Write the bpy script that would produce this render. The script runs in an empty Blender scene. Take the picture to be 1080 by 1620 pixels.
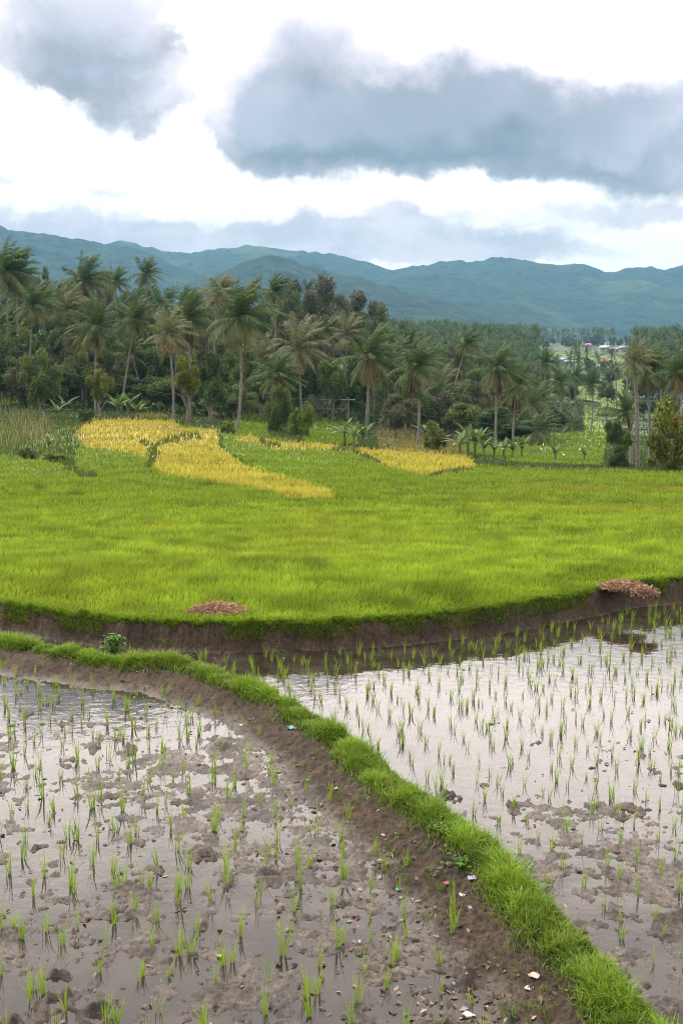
import bpy, math, random
import numpy as np
from mathutils import Vector, Matrix
random.seed(7); RNG = np.random.default_rng(11)
sc = bpy.context.scene; COL = sc.collection
R = math.radians
# ---------------------------------------------------------------- camera, sky, sun, exposure
F = 1737.0; PITCH = math.atan(250/F); CAMZ = 3.0
cd = bpy.data.cameras.new('camera'); cam = bpy.data.objects.new('camera', cd); COL.objects.link(cam)
cam.location = (0, 0, CAMZ); cam.rotation_euler = (math.pi/2-PITCH, 0, 0)
cd.sensor_fit = 'VERTICAL'; cd.sensor_height = 36; cd.lens = F/1620*36; cd.clip_start = .05; cd.clip_end = 20000
sc.camera = cam
SUN_EL, SUN_AZ = R(48), R(-62)          # azimuth from +Y, negative = left of the view
sc.view_settings.view_transform = 'Standard'; sc.view_settings.look = 'None'
sc.view_settings.exposure = 1.12; sc.view_settings.gamma = 1.0
sc.cycles.use_denoising = True; sc.cycles.max_bounces = 6; sc.cycles.transparent_max_bounces = 12
sc.cycles.volume_bounces = 1; sc.cycles.caustics_reflective = False; sc.cycles.caustics_refractive = False
sc.cycles.sample_clamp_indirect = 6; sc.cycles.filter_width = 1.1

def ray(px, py):
    v = -(np.asarray(py, float)-810)/F; c, s = math.cos(PITCH), math.sin(PITCH)
    y = c+v*s; z = -s+v*c
    return (np.asarray(px, float)-540)/F/y, z/y       # x/y , z/y
def project(x, y, z):
    c, s = math.cos(PITCH), math.sin(PITCH)
    dz = z-CAMZ; w = y*c-dz*s; v = y*s+dz*c
    return 540+F*x/w, 810-F*v/w
def azel(px, py):
    a, b = ray(px, py); return math.atan(a), math.atan(b/math.sqrt(1+a*a))

class NG:
    def __init__(s, nt): s.nt = nt
    def n(s, t, **k):
        o = s.nt.nodes.new(t)
        for a, b in k.items(): setattr(o, a, b)
        return o
    def set(s, sock, v):
        if hasattr(v, 'links') or isinstance(v, bpy.types.NodeSocket): s.nt.links.new(v, sock)
        else: sock.default_value = v
    def m(s, op, a, b=None, c=None, clamp=False):
        o = s.n('ShaderNodeMath', operation=op, use_clamp=clamp)
        for i, v in enumerate((a, b, c)):
            if v is not None: s.set(o.inputs[i], v)
        return o.outputs[0]
    def vm(s, op, a, b=None, sc=None):
        o = s.n('ShaderNodeVectorMath', operation=op); s.set(o.inputs[0], a)
        if b is not None: s.set(o.inputs[1], b)
        if sc is not None: s.set(o.inputs['Scale'], sc)
        return o.outputs[0]
    def noise(s, v, scale, detail=4, rough=.5, col=False, dist=0):
        o = s.n('ShaderNodeTexNoise'); 
        if v is not None: s.set(o.inputs['Vector'], v)
        o.inputs['Scale'].default_value = scale; o.inputs['Detail'].default_value = detail; o.inputs['Roughness'].default_value = rough
        o.inputs['Distortion'].default_value = dist
        return o.outputs['Color' if col else 'Fac']
    def mr(s, v, a, b, c=0, d=1, smooth=True):
        o = s.n('ShaderNodeMapRange', interpolation_type='SMOOTHSTEP' if smooth else 'LINEAR')
        s.set(o.inputs[0], v)
        for i, q in enumerate((a, b, c, d)): s.set(o.inputs[i+1], q)
        return o.outputs[0]
    def mix(s, f, a, b, mode='MIX'):
        o = s.n('ShaderNodeMix', data_type='RGBA', blend_type=mode); s.set(o.inputs[0], f)
        for i, v in ((6, a), (7, b)):
            s.set(o.inputs[i], v if not isinstance(v, tuple) else (*v[:3], 1))
        return o.outputs[2]

def build_world():
    w = bpy.data.worlds.new('World'); sc.world = w; w.use_nodes = True; nt = w.node_tree; nt.nodes.clear(); g = NG(nt)
    sky = g.n('ShaderNodeTexSky', sky_type='NISHITA'); sky.sun_disc = False; sky.sun_elevation = SUN_EL; sky.sun_rotation = SUN_AZ
    tc = g.n('ShaderNodeTexCoord').outputs['Generated']
    d = g.vm('NORMALIZE', tc)
    n1 = g.noise(d, 3.4, 6, .55, col=True); n2 = g.noise(d, 15, 6, .6, col=True)
    w1 = g.vm('SCALE', g.vm('SUBTRACT', n1, (.5, .5, .5)), sc=.08)
    w2 = g.vm('SCALE', g.vm('SUBTRACT', n2, (.5, .5, .5)), sc=.06)
    dw = g.vm('ADD', g.vm('ADD', d, w1), w2)
    sep = g.n('ShaderNodeSeparateXYZ'); g.set(sep.inputs[0], dw)
    az = g.m('ARCTAN2', sep.outputs[0], sep.outputs[1]); el_ = g.m('ARCSINE', sep.outputs[2])
    def blobs(lst, up=0.):
        el = g.m('ADD', el_, up)
        tot = None
        for (px, py, rx, ry, a) in lst:
            a0, e0 = azel(px, py)
            q = g.m('ADD', g.m('POWER', g.m('MULTIPLY', g.m('SUBTRACT', az, a0), F/rx), 2), g.m('POWER', g.m('MULTIPLY', g.m('SUBTRACT', el, e0), F/ry), 2))
            q = g.m('MULTIPLY', g.m('SUBTRACT', 1.0, q, clamp=True), a)
            tot = q if tot is None else g.m('ADD', tot, q)
        return tot
    big = [(460,60,120,80,.9),(380,170,90,70,.7),(560,140,190,125,1),(440,205,120,80,1),(560,225,220,75,1),(700,180,190,115,1),(790,130,110,70,.6),
           (860,205,190,90,1),(1000,190,170,75,.9),(1080,150,120,50,.7),(1040,270,150,70,.9),(900,250,160,55,.6),
           (60,25,190,100,1.1),(170,10,170,70,1),(300,0,70,36,.5),(205,140,120,75,1),(120,90,120,50,.6)]
    low = [(40,350,240,45,.8),(200,372,240,45,.7),(400,350,170,36,.7),(430,378,230,42,.9),(600,378,220,52,1),(720,400,220,40,.8),
           (950,352,170,26,.75),(1080,340,130,30,.7),(860,405,160,32,.5),(1000,420,200,30,.4),(50,296,75,9,.8),(185,303,42,10,.5),(650,350,110,24,.5)]
    fine = g.noise(d, 8.5, 9, .66); lift = g.noise(g.vm('ADD', d, (-.012, 0, .03)), 8.5, 9, .66); wisp = g.noise(g.vm('MULTIPLY', d, (1, 1, 2.2)), 9, 8, .62)
    B1 = blobs(big); B2 = blobs(low)
    D1 = g.m('ADD', B1, g.m('MULTIPLY', g.m('MULTIPLY', g.m('SUBTRACT', fine, .5), 2.3), g.m('MULTIPLY', B1, 4, clamp=True)))
    B1u = blobs(big, .035)
    D1u = g.m('ADD', B1u, g.m('MULTIPLY', g.m('MULTIPLY', g.m('SUBTRACT', lift, .5), 2.3), g.m('MULTIPLY', B1u, 4, clamp=True)))
    D2 = g.m('ADD', B2, g.m('MULTIPLY', g.m('MULTIPLY', g.m('SUBTRACT', wisp, .5), 3.0), g.m('MULTIPLY', B2, 4, clamp=True)))
    D2 = g.m('ADD', D2, g.m('MULTIPLY', g.m('MULTIPLY', g.m('SUBTRACT', fine, .5), 2.2), g.m('MULTIPLY', B2, 4, clamp=True)))
    c1 = g.mr(D1, .0, .85); core1 = g.mr(D1, .4, 1.7); c2 = g.mr(D2, .0, 1.25)
    # clouds of the part of the sky the picture does not show
    sepd = g.n('ShaderNodeSeparateXYZ'); g.set(sepd.inputs[0], d); dz = sepd.outputs[2]; dy = sepd.outputs[1]
    up = g.m('MAXIMUM', g.mr(dz, .34, .5), g.mr(dy, .7, .3))
    gen = g.m('MULTIPLY', g.mr(g.noise(g.vm('MULTIPLY', d, (1, 1, 1.6)), 2.1, 7, .55), .5, .68), up)
    # luminous veil: brighter high up
    wl = g.m('MULTIPLY', g.m('ADD', g.mr(dz, .0, .24, .66, .95), g.mr(dz, .23, .31, 0, 2.4)), g.mr(dz, .37, .50, 1, .52)); wl = g.m('MULTIPLY', wl, g.mr(dy, -.6, .5, .5, 1)); veil = g.n('ShaderNodeCombineColor')
    for i, k in enumerate((1.0, .985, .985)): g.set(veil.inputs[i], g.m('MULTIPLY', wl, k))
    shade = g.noise(d, 4.2, 5, .5)
    dark = g.mix(g.mr(shade, .36, .64), (.084, .087, .108), (.20, .195, .24))
    cloudcol = g.mix(core1, (.43, .40, .44), dark)
    relief = g.mr(g.m('SUBTRACT', D1, D1u), -.8, .8, .45, 1.6); rv = g.n('ShaderNodeCombineColor')
    for i in range(3): g.set(rv.inputs[i], relief)
    cloudcol = g.mix(1.0, cloudcol, rv.outputs[0], 'MULTIPLY')
    col = g.mix(g.m('MULTIPLY', c2, .86), veil.outputs[0], g.mix(g.mr(wisp, .4, .65), (.27, .235, .29), (.45, .40, .45)))
    col = g.mix(g.m('MULTIPLY', gen, .35), col, (.30, .34, .40))
    col = g.mix(g.m('MULTIPLY', c1, .95), col, cloudcol)
    col = g.mix(1.0, col, (1.09, 1.0, .94), 'MULTIPLY')
    b1 = g.n('ShaderNodeBackground'); g.set(b1.inputs[0], col); b1.inputs[1].default_value = 1.0
    b2 = g.n('ShaderNodeBackground'); g.set(b2.inputs[0], sky.outputs[0]); b2.inputs[1].default_value = .1
    mx = g.n('ShaderNodeMixShader'); mx.inputs[0].default_value = .9
    nt.links.new(b2.outputs[0], mx.inputs[1]); nt.links.new(b1.outputs[0], mx.inputs[2])
    out = g.n('ShaderNodeOutputWorld'); nt.links.new(mx.outputs[0], out.inputs[0])
build_world()
sl = bpy.data.lights.new('sun', 'SUN'); sl.energy = 1.9; sl.angle = R(12); sl.color = (1, .95, .86)
sun = bpy.data.objects.new('sun', sl); COL.objects.link(sun)
dirv = Vector((math.sin(SUN_AZ)*math.cos(SUN_EL), math.cos(SUN_AZ)*math.cos(SUN_EL), math.sin(SUN_EL)))
sun.rotation_euler = dirv.to_track_quat('Z', 'Y').to_euler(); sun.location = (0, 0, 900)

# ---------------------------------------------------------------- helpers
_T = np.random.default_rng(3).random((256, 256))
def vnoise(x, y):
    x = np.asarray(x, float); y = np.asarray(y, float)
    xi = np.floor(x).astype(int); yi = np.floor(y).astype(int); fx = x-xi; fy = y-yi
    fx = fx*fx*(3-2*fx); fy = fy*fy*(3-2*fy)
    a = _T[xi % 256, yi % 256]; b = _T[(xi+1) % 256, yi % 256]; c = _T[xi % 256, (yi+1) % 256]; d = _T[(xi+1) % 256, (yi+1) % 256]
    return (a*(1-fx)+b*fx)*(1-fy)+(c*(1-fx)+d*fx)*fy
def fbm(x, y, o=5, r=.5, ridged=False):
    t = 0; a = 1; s = 0
    for i in range(o):
        n = vnoise(x*2**i+17.3*i, y*2**i+5.1*i)
        if ridged: n = 1-abs(2*n-1)
        t = t+n*a; s += a; a *= r
    return t/s

def mesh_np(name, V, Fc, cols=None, mat=None, parent=None, smooth=False, link=True, extra=None):
    """V (N,3); Fc list of (M,k) index arrays"""
    me = bpy.data.meshes.new(name); V = np.asarray(V, np.float32)
    Fc = [f for f in (Fc if isinstance(Fc, (list, tuple)) else [Fc]) if len(f)]
    me.vertices.add(len(V)); me.vertices.foreach_set('co', V.ravel())
    loops = np.concatenate([f.ravel() for f in Fc]).astype(np.int32)
    tot = np.concatenate([np.full(len(f), f.shape[1]) for f in Fc]).astype(np.int32)
    st = np.concatenate([[0], np.cumsum(tot)[:-1]]).astype(np.int32)
    me.loops.add(len(loops)); me.loops.foreach_set('vertex_index', loops)
    me.polygons.add(len(tot)); me.polygons.foreach_set('loop_start', st); me.polygons.foreach_set('loop_total', tot)
    if smooth: me.polygons.foreach_set('use_smooth', np.ones(len(tot), bool))
    me.update(calc_edges=True)
    if cols is not None:
        at = me.color_attributes.new('Col', 'FLOAT_COLOR', 'POINT')
        c = np.ones((len(V), 4), np.float32); c[:, :3] = cols; at.data.foreach_set('color', c.ravel())
    if extra is not None:
        for k, v in extra.items():
            a = me.attributes.new(k, 'FLOAT', 'POINT'); a.data.foreach_set('value', np.asarray(v, np.float32))
    if mat: me.materials.append(mat)
    if not link: return me
    return obj(name, me, parent)
def obj(name, me, parent=None):
    o = bpy.data.objects.new(name, me); COL.objects.link(o)
    if parent: o.parent = parent
    return o
def tag(o, label, cat, group=None):
    o['label'] = label; o['category'] = cat
    if group: o['group'] = group
    return o
def struct(o): o['kind'] = 'structure'; return o
def stuff(o, label, cat): o['kind'] = 'stuff'; o['label'] = label; o['category'] = cat; return o
def empty(name, loc, label, cat, group=None, rz=0):
    o = bpy.data.objects.new(name, None); COL.objects.link(o); o.location = loc; o.rotation_euler = (0, 0, rz)
    o.empty_display_size = .1
    return tag(o, label, cat, group)
def inpoly(px, py, poly):
    px = np.asarray(px); py = np.asarray(py); ins = np.zeros(px.shape, bool); n = len(poly)
    for i in range(n):
        x0, y0 = poly[i]; x1, y1 = poly[(i+1) % n]
        if y0 == y1: continue
        c = ((y0 > py) != (y1 > py)) & (px < (x1-x0)*(py-y0)/(y1-y0)+x0); ins ^= c
    return ins
def poly_dist(x, y, P):
    """distance to polyline and sign (+ = left-hand side walking along P), arclength fraction"""
    best = np.full(x.shape, 1e9); sg = np.zeros(x.shape)
    for (a, b) in zip(P[:-1], P[1:]):
        dx, dy = b[0]-a[0], b[1]-a[1]; L = dx*dx+dy*dy
        t = np.clip(((x-a[0])*dx+(y-a[1])*dy)/L, 0, 1)
        ex = x-a[0]-t*dx; ey = y-a[1]-t*dy; q = np.hypot(ex, ey); cr = dx*ey-dy*ex
        m = q < best; best = np.where(m, q, best); sg = np.where(m, np.sign(cr), sg)
    return best*sg
def blades(P, H, W, yaw, lean, lyaw, c0, c1, bend=.5):
    """grass blades: base P (n,3), 5 vertices each"""
    n = len(P); H = np.broadcast_to(H, n); W = np.broadcast_to(W, n)
    s = np.stack([np.cos(yaw), np.sin(yaw), np.zeros(n)], 1)*W[:, None]*.5
    l = np.stack([np.cos(lyaw), np.sin(lyaw), np.zeros(n)], 1)*(lean*H)[:, None]
    up = np.zeros((n, 3)); up[:, 2] = H
    mid = P+up*.55+l*.3; tip = P+up*(1-.35*lean[:, None]*bend)+l
    V = np.stack([P-s, P+s, mid-s*.8, mid+s*.8, tip], 1).reshape(-1, 3)
    b = np.arange(n)[:, None]*5
    Fc = [b+np.array([[0, 1, 3, 2]]), b+np.array([[2, 3, 4]])]
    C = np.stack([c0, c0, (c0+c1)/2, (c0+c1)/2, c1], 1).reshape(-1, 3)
    return V, Fc, C
def tube(pts, rad, sides=6):
    pts = [Vector(p) for p in pts]; V = []; Fc = []
    for i, p in enumerate(pts):
        t = (pts[min(i+1, len(pts)-1)]-pts[max(i-1, 0)]).normalized()
        a = t.cross(Vector((0, 1, .01))); a = (a if a.length > 1e-3 else t.cross(Vector((1, 0, 0)))).normalized(); b = t.cross(a)
        for k in range(sides):
            th = 2*math.pi*k/sides; V.append(p+(a*math.cos(th)+b*math.sin(th))*rad[i])
    for i in range(len(pts)-1):
        for k in range(sides):
            q = (k+1) % sides; Fc.append((i*sides+k, i*sides+q, (i+1)*sides+q, (i+1)*sides+k))
    return np.array([list(v) for v in V]), np.array(Fc)
def merge(parts):
    """parts: list of (V, F or list of F, C)"""
    Vs, Fs, Cs, o = [], {}, [], 0
    for V, Fc, C in parts:
        V = np.asarray(V); Vs.append(V); Cs.append(np.broadcast_to(C, V.shape))
        for f in (Fc if isinstance(Fc, list) else [Fc]):
            if len(f): Fs.setdefault(f.shape[1], []).append(f+o)
        o += len(V)
    return np.concatenate(Vs), [np.concatenate(v) for v in Fs.values()], np.concatenate(Cs)

# ---------------------------------------------------------------- materials
def mat_leaf(name, rough=.5, trans=.3, spec=.3, nscale=0, tint=(1, 1, 1)):
    m = bpy.data.materials.new(name); m.use_nodes = True; nt = m.node_tree; nt.nodes.clear(); g = NG(nt)
    c = g.n('ShaderNodeAttribute', attribute_name='Col').outputs['Color']
    if nscale:
        p = g.n('ShaderNodeTexCoord').outputs['Object']; f = g.mr(g.noise(p, nscale, 3), .3, .7, .7, 1.3)
        v = g.n('ShaderNodeCombineColor')
        for i in range(3): g.set(v.inputs[i], f)
        c = g.mix(1.0, c, v.outputs[0], 'MULTIPLY')
    b = g.n('ShaderNodeBsdfPrincipled'); g.set(b.inputs['Base Color'], c); b.inputs['Roughness'].default_value = rough
    b.inputs['Specular IOR Level'].default_value = spec
    t = g.n('ShaderNodeBsdfTranslucent'); g.set(t.inputs[0], g.mix(1.0, c, (1.25, 1.2, .6), 'MULTIPLY'))
    mx = g.n('ShaderNodeMixShader'); mx.inputs[0].default_value = trans
    nt.links.new(b.outputs[0], mx.inputs[1]); nt.links.new(t.outputs[0], mx.inputs[2])
    o = g.n('ShaderNodeOutputMaterial'); nt.links.new(mx.outputs[0], o.inputs[0]); return m
def mat_simple(name, col, rough=.7, nscale=6, var=.25, bump=.0, bscale=20, spec=.3, metal=0):
    m = bpy.data.materials.new(name); m.use_nodes = True; nt = m.node_tree; b = nt.nodes['Principled BSDF']; g = NG(nt)
    p = g.n('ShaderNodeTexCoord').outputs['Object']; f = g.noise(p, nscale, 5, .6)
    c = g.mix(g.mr(f, .3, .7), tuple(x*(1-var) for x in col), tuple(min(1, x*(1+var)) for x in col))
    g.set(b.inputs['Base Color'], c); b.inputs['Roughness'].default_value = rough; b.inputs['Specular IOR Level'].default_value = spec
    b.inputs['Metallic'].default_value = metal
    if bump:
        q = g.n('ShaderNodeBump'); q.inputs['Strength'].default_value = bump; q.inputs['Distance'].default_value = .02
        g.set(q.inputs['Height'], g.noise(p, bscale, 6, .65)); g.set(b.inputs['Normal'], q.outputs[0])
    return m
M_rice = mat_leaf('rice_leaf', .45, .35, .25)
M_grass = mat_leaf('grass_leaf', .45, .35, .3)
M_palm = mat_leaf('palm_leaf', .62, .25, .15)
M_tree = mat_leaf('tree_leaf', .6, .28, .18)
M_dry = mat_leaf('dry_leaf', .8, .15, .1)
M_trunk = mat_simple('palm_bark', (.135, .125, .11), .85, 3, .3, .6, 8)
M_bark = mat_simple('tree_bark', (.13, .11, .09), .85, 3, .35, .6, 8)

# water: murky film with a clear mirror surface
def mat_water(name, murk=(.022, .018, .0145), alpha=.82, bd=.0014):
    m = bpy.data.materials.new(name); m.use_nodes = True; nt = m.node_tree; nt.nodes.clear(); g = NG(nt)
    p = g.n('ShaderNodeTexCoord').outputs['Object']
    h = g.m('ADD', g.noise(p, 9, 3, .5), g.m('MULTIPLY', g.noise(p, 30, 2, .5), .10))
    bp = g.n('ShaderNodeBump'); bp.inputs['Strength'].default_value = 1; bp.inputs['Distance'].default_value = bd; g.set(bp.inputs['Height'], h)
    mk = g.mix(g.mr(g.noise(p, 2.2, 5, .6), .35, .7), murk, tuple(x*2.2 for x in murk))
    df = g.n('ShaderNodeBsdfDiffuse'); g.set(df.inputs[0], mk)
    tr = g.n('ShaderNodeBsdfTransparent'); tr.inputs[0].default_value = (.6, .52, .42, 1)
    mx = g.n('ShaderNodeMixShader'); g.set(mx.inputs[0], g.mr(g.noise(p, 3.1, 4, .6), .3, .7, alpha-.2, min(1, alpha+.15)))
    nt.links.new(tr.outputs[0], mx.inputs[1]); nt.links.new(df.outputs[0], mx.inputs[2])
    gl = g.n('ShaderNodeBsdfGlossy'); gl.inputs['Roughness'].default_value = .03; g.set(gl.inputs['Normal'], bp.outputs[0])
    fr = g.n('ShaderNodeFresnel'); fr.inputs[0].default_value = 1.42; g.set(fr.inputs['Normal'], bp.outputs[0])
    m2 = g.n('ShaderNodeMixShader'); g.set(m2.inputs[0], fr.outputs[0]); nt.links.new(mx.outputs[0], m2.inputs[1]); nt.links.new(gl.outputs[0], m2.inputs[2])
    o = g.n('ShaderNodeOutputMaterial'); nt.links.new(m2.outputs[0], o.inputs[0]); return m
M_water = mat_water('muddy_water')

def mat_ground(name, bscale=75, bdist=.014, nsc=14, rough_wet=.30, bstr=1.0, spec=.35):
    m = bpy.data.materials.new(name); m.use_nodes = True; nt = m.node_tree; b = nt.nodes['Principled BSDF']; g = NG(nt)
    p = g.n('ShaderNodeTexCoord').outputs['Object']
    c = g.n('ShaderNodeAttribute', attribute_name='Col').outputs['Color']; wet = g.n('ShaderNodeAttribute', attribute_name='wet').outputs['Fac']
    n = g.noise(p, nsc, 7, .65); f = g.mr(n, .3, .72, .45, 1.55); v = g.n('ShaderNodeCombineColor')
    for i in range(3): g.set(v.inputs[i], f)
    g.set(b.inputs['Base Color'], g.mix(1.0, c, v.outputs[0], 'MULTIPLY'))
    g.set(b.inputs['Roughness'], g.m('SUBTRACT', .92, g.m('MULTIPLY', wet, g.mr(g.noise(p, 42, 4, .6), .35, .65, .92-rough_wet-.25, .92-rough_wet+.14)))); b.inputs['Specular IOR Level'].default_value = spec
    q = g.n('ShaderNodeBump'); q.inputs['Strength'].default_value = bstr; q.inputs['Distance'].default_value = bdist
    g.set(q.inputs['Height'], g.noise(p, bscale, 8, .78)); g.set(b.inputs['Normal'], q.outputs[0]); return m
M_mud = mat_ground('wet_mud_and_soil', bscale=95, nsc=26)
M_land = mat_ground('grassy_land', 1.2, .4, .25, .6, .8)

# ---------------------------------------------------------------- terrain
PXC = np.array([-700, 0, 270, 540, 810, 1080, 1780.])
TAB = [  # distance : image row where the ground lies there, per column
 (14, [901]*7), (20, [850]*7), (30, [802, 801, 801, 802, 804, 808, 812]), (43, [764, 762, 761, 763, 769, 775, 780]),
 (57, [733, 731, 731, 739, 748, 753, 760]), (75, [705, 705, 701, 719, 734, 740, 745]), (95, [676, 677, 672, 704, 720, 730, 735]),
 (125, [650, 652, 658, 692, 709, 718, 722]), (170, [615, 622, 640, 664, 692, 704, 710]), (250, [575, 588, 600, 622, 660, 674, 684]),
 (400, [535, 545, 562, 588, 622, 638, 646]), (700, [520, 525, 545, 556, 563, 568, 570]), (1200, [515, 520, 535, 543, 548, 550, 550]),
 (2000, [515, 520, 530, 537, 542, 542, 540]), (6500, [515, 520, 530, 535, 538, 538, 538])]
def _zrow(D, rows): return np.array([CAMZ+D*ray(540, r)[1] for r in rows])
_S = np.log([11.0, 12.0]+[t[0] for t in TAB]); _U = (PXC-540)/F
_Z = np.array([[.25]*7, [.25]*7]+[_zrow(t[0], t[1]) for t in TAB])
_gu = np.linspace(_U[0], _U[-1], 241); _gs = np.linspace(_S[0], _S[-1], 400)
_G1 = np.array([np.interp(_gu, _U, r) for r in _Z]); _gd = np.exp(_gs)
_G = np.stack([np.interp(_gd, np.exp(_S), _G1[:, j]) for j in range(len(_gu))], 1)
for _ in range(30):
    p_ = np.pad(_G, ((0, 0), (1, 1)), 'edge'); _G = (p_[:, :-2]+2*p_[:, 1:-1]+p_[:, 2:])/4
for _ in range(6):
    p_ = np.pad(_G, ((1, 1), (0, 0)), 'edge'); _G = (p_[:-2]+2*p_[1:-1]+p_[2:])/4
def Zfar(x, y):
    x = np.asarray(x, float); y = np.maximum(np.asarray(y, float), 11.0)
    u = np.clip((x/y-_gu[0])/(_gu[1]-_gu[0]), 0, len(_gu)-1.001); s = np.clip((np.log(y)-_gs[0])/(_gs[1]-_gs[0]), 0, len(_gs)-1.001)
    i = s.astype(int); j = u.astype(int); a = s-i; b = u-j
    z = (_G[i, j]*(1-b)+_G[i, j+1]*b)*(1-a)+(_G[i+1, j]*(1-b)+_G[i+1, j+1]*b)*a
    k = np.clip((y-60)/200, 0, 1)
    return z+k*(fbm(x/40, y/40, 4)-.5)*6*k + np.clip((y-12)/10, 0, 1)*(fbm(x/3.1, y/3.1, 3)-.5)*.16
def at(px, py, z0=None):
    a, b = ray(px, py)
    if z0 is not None:
        y = (z0-CAMZ)/b; return float(a*y), float(y), z0
    D = np.exp(np.linspace(math.log(11), math.log(2500), 3000)); x = a*D; hit = CAMZ+b*D <= Zfar(x, D)
    i = int(np.argmax(hit)) if hit.any() else len(D)-1
    return float(x[i]), float(D[i]), float(Zfar(x[i], D[i]))
def atD(px, D, py=None):
    """point at distance D in image column px; on the ground if py is None"""
    a, b = ray(px, 650 if py is None else py)
    return (float(a*D), float(D), float(Zfar(a*D, D)) if py is None else float(CAMZ+b*D))

# terrace edge (top of bank) and bund line in metres
_e = [at(px, py, .27) for px, py in ((-160,930),(0,955),(100,972),(200,982),(350,988),(500,985),(650,976),(780,962),(900,942),(1000,924),(1080,916),(1240,900))]
EX = np.array([p[0] for p in _e]); EY = np.array([p[1] for p in _e])
def Yedge(x): return np.interp(x, EX, EY)
BUND = [at(px, py, .14)[:2] for px, py in ((-420,975),(-160,990),(0,1012),(80,1030),(170,1042),(270,1050),(350,1072),(430,1102),(500,1145),(560,1192),(620,1242),(690,1292),(750,1342),(810,1402),(870,1472),(940,1548),(1015,1622),(1100,1710),(1210,1840))]

_pr = np.random.default_rng(21); PITS = [(_pr.uniform(-4, 4.5), 1/_pr.uniform(1/11, 1/4.3), _pr.uniform(.025, .06), _pr.uniform(.012, .035)) for _ in range(230)]
def Znear(x, y):
    """height, soilness, of the foreground"""
    sd = poly_dist(x, y, BUND); wob = (fbm(x*2.6, y*2.6, 4)-.5)
    left = sd < 0
    pxx, pyy = project(x, y, 0)
    off_l = -.0105 + .010*np.clip((pxx-250)/300, -.45, .45) + .010*np.exp(-((pyy-1230)/60)**2)
    off_l -= .012*np.exp(-((pxx-150)/200)**2-((pyy-1130)/35)**2)
    off_r = np.interp(pyy, [1000, 1120, 1200, 1300, 1450, 1600], [-.055, -.046, -.032, -.014, -.003, .004])
    off_r = off_r+.012*np.exp(-((pxx-950)/170)**2-((pyy-1195)/28)**2)
    off = np.where(left, off_l, off_r)
    n1 = fbm(x*2.3, y*2.3, 5, .55)-.5; n2 = fbm(x*11+3, y*11, 4, .6)-.5; n3 = fbm(x*38, y*38, 3, .6)-.5
    n4 = fbm(x*5.5+30, y*5.5, 3, .5, True)-.6
    mud = off+.056*n1+.058*n2+.036*n4; up = np.maximum(mud, 0)
    n5 = fbm(x*85, y*85, 2)-.5
    mud = np.where(mud > 0, .0055*np.tanh(mud/.007)+up*.16, mud*1.3)
    mud = mud+np.where(mud > -.006, (n3*.026+n2*.020+n5*.017)*np.clip((mud+.006)/.006, 0, 1), 0)
    for (qx, qy, qr, qd) in PITS:
        m_ = (np.abs(x-qx) < qr*4) & (np.abs(y-qy) < qr*4)
        if not m_.any(): continue
        rr = np.hypot((x[m_]-qx), (y[m_]-qy)*1.25)/qr; mud[m_] = mud[m_]-qd*np.exp(-rr**2*1.4)+qd*.75*np.exp(-((rr-1.75)/.55)**2)*(.4+n2[m_]*2.5+.6)
    sdw = sd+wob*.16
    bun = np.interp(sdw, [-.8, -.48, -.34, -.2, -.07, .08, .2, .32], [-.06, .0, .035, .085, .13, .135, .02, -.07])
    bun = bun+np.where(bun > -.03, (n2*.055+n3*.035+n5*.012+n1*.05)*np.clip((bun+.02)/.05, 0, 1), 0)
    h = np.maximum(mud, bun)
    # bank of the terrace
    e = y-Yedge(x)+.12*wob
    bank = np.interp(e, [-.26, -.12, -.06, 0, .15], [-.05, .0, .09, .25, .27])
    bank = bank+np.where((e < .05) & (bank > -.03), n2*.14+n3*.07+n5*.016+n1*.08, 0)*np.clip((bank+.02)/.06, 0, 1)
    h = np.maximum(h, bank)
    t = np.clip((e-.1)/.4, 0, 1); h = h*(1-t)+Zfar(x, y)*t
    soil = np.clip(np.maximum((bun+.005)/.045, (bank+.045)/.05), 0, 1)
    return h, soil, sd, e

def near_ground():
    nu, nv = 760, 900; u = np.linspace(-.50, .50, nu); y0, y1 = 2.2, 14.0
    q = np.linspace(1/y0, 1/y1, nv); Y = 1/q
    # denser rows where the picture has them
    U, YY = np.meshgrid(u, Y); X = U*(YY+1.2); h, soil, sd, e = Znear(X, YY)
    V = np.stack([X, YY, h], -1).reshape(-1, 3)
    i = np.arange(nu*nv).reshape(nv, nu); Fc = np.stack([i[:-1, :-1], i[:-1, 1:], i[1:, 1:], i[1:, :-1]], -1).reshape(-1, 4)
    n = fbm(X*6, YY*6, 5)[..., None]; mud = np.array([.102, .084, .070])*(.15+1.35*n); so = np.array([.048, .033, .021])*(.3+1.2*n)
    s = soil[..., None]; C = mud*(1-s)+so*s
    gr = np.clip((e-.0)/.15, 0, 1)[..., None]; C = C*(1-gr)+np.array([.045, .07, .015])*gr
    wet = np.clip(1.15-soil*1.2, 0, 1)*np.clip(1-gr[..., 0], 0, 1)*np.clip(1.15-np.maximum(h, 0)*26, .25, 1)
    o = mesh_np('ground', V, Fc, C.reshape(-1, 3), M_mud, smooth=True, extra={'wet': wet.ravel()})
    return struct(o)
near_ground()
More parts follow.
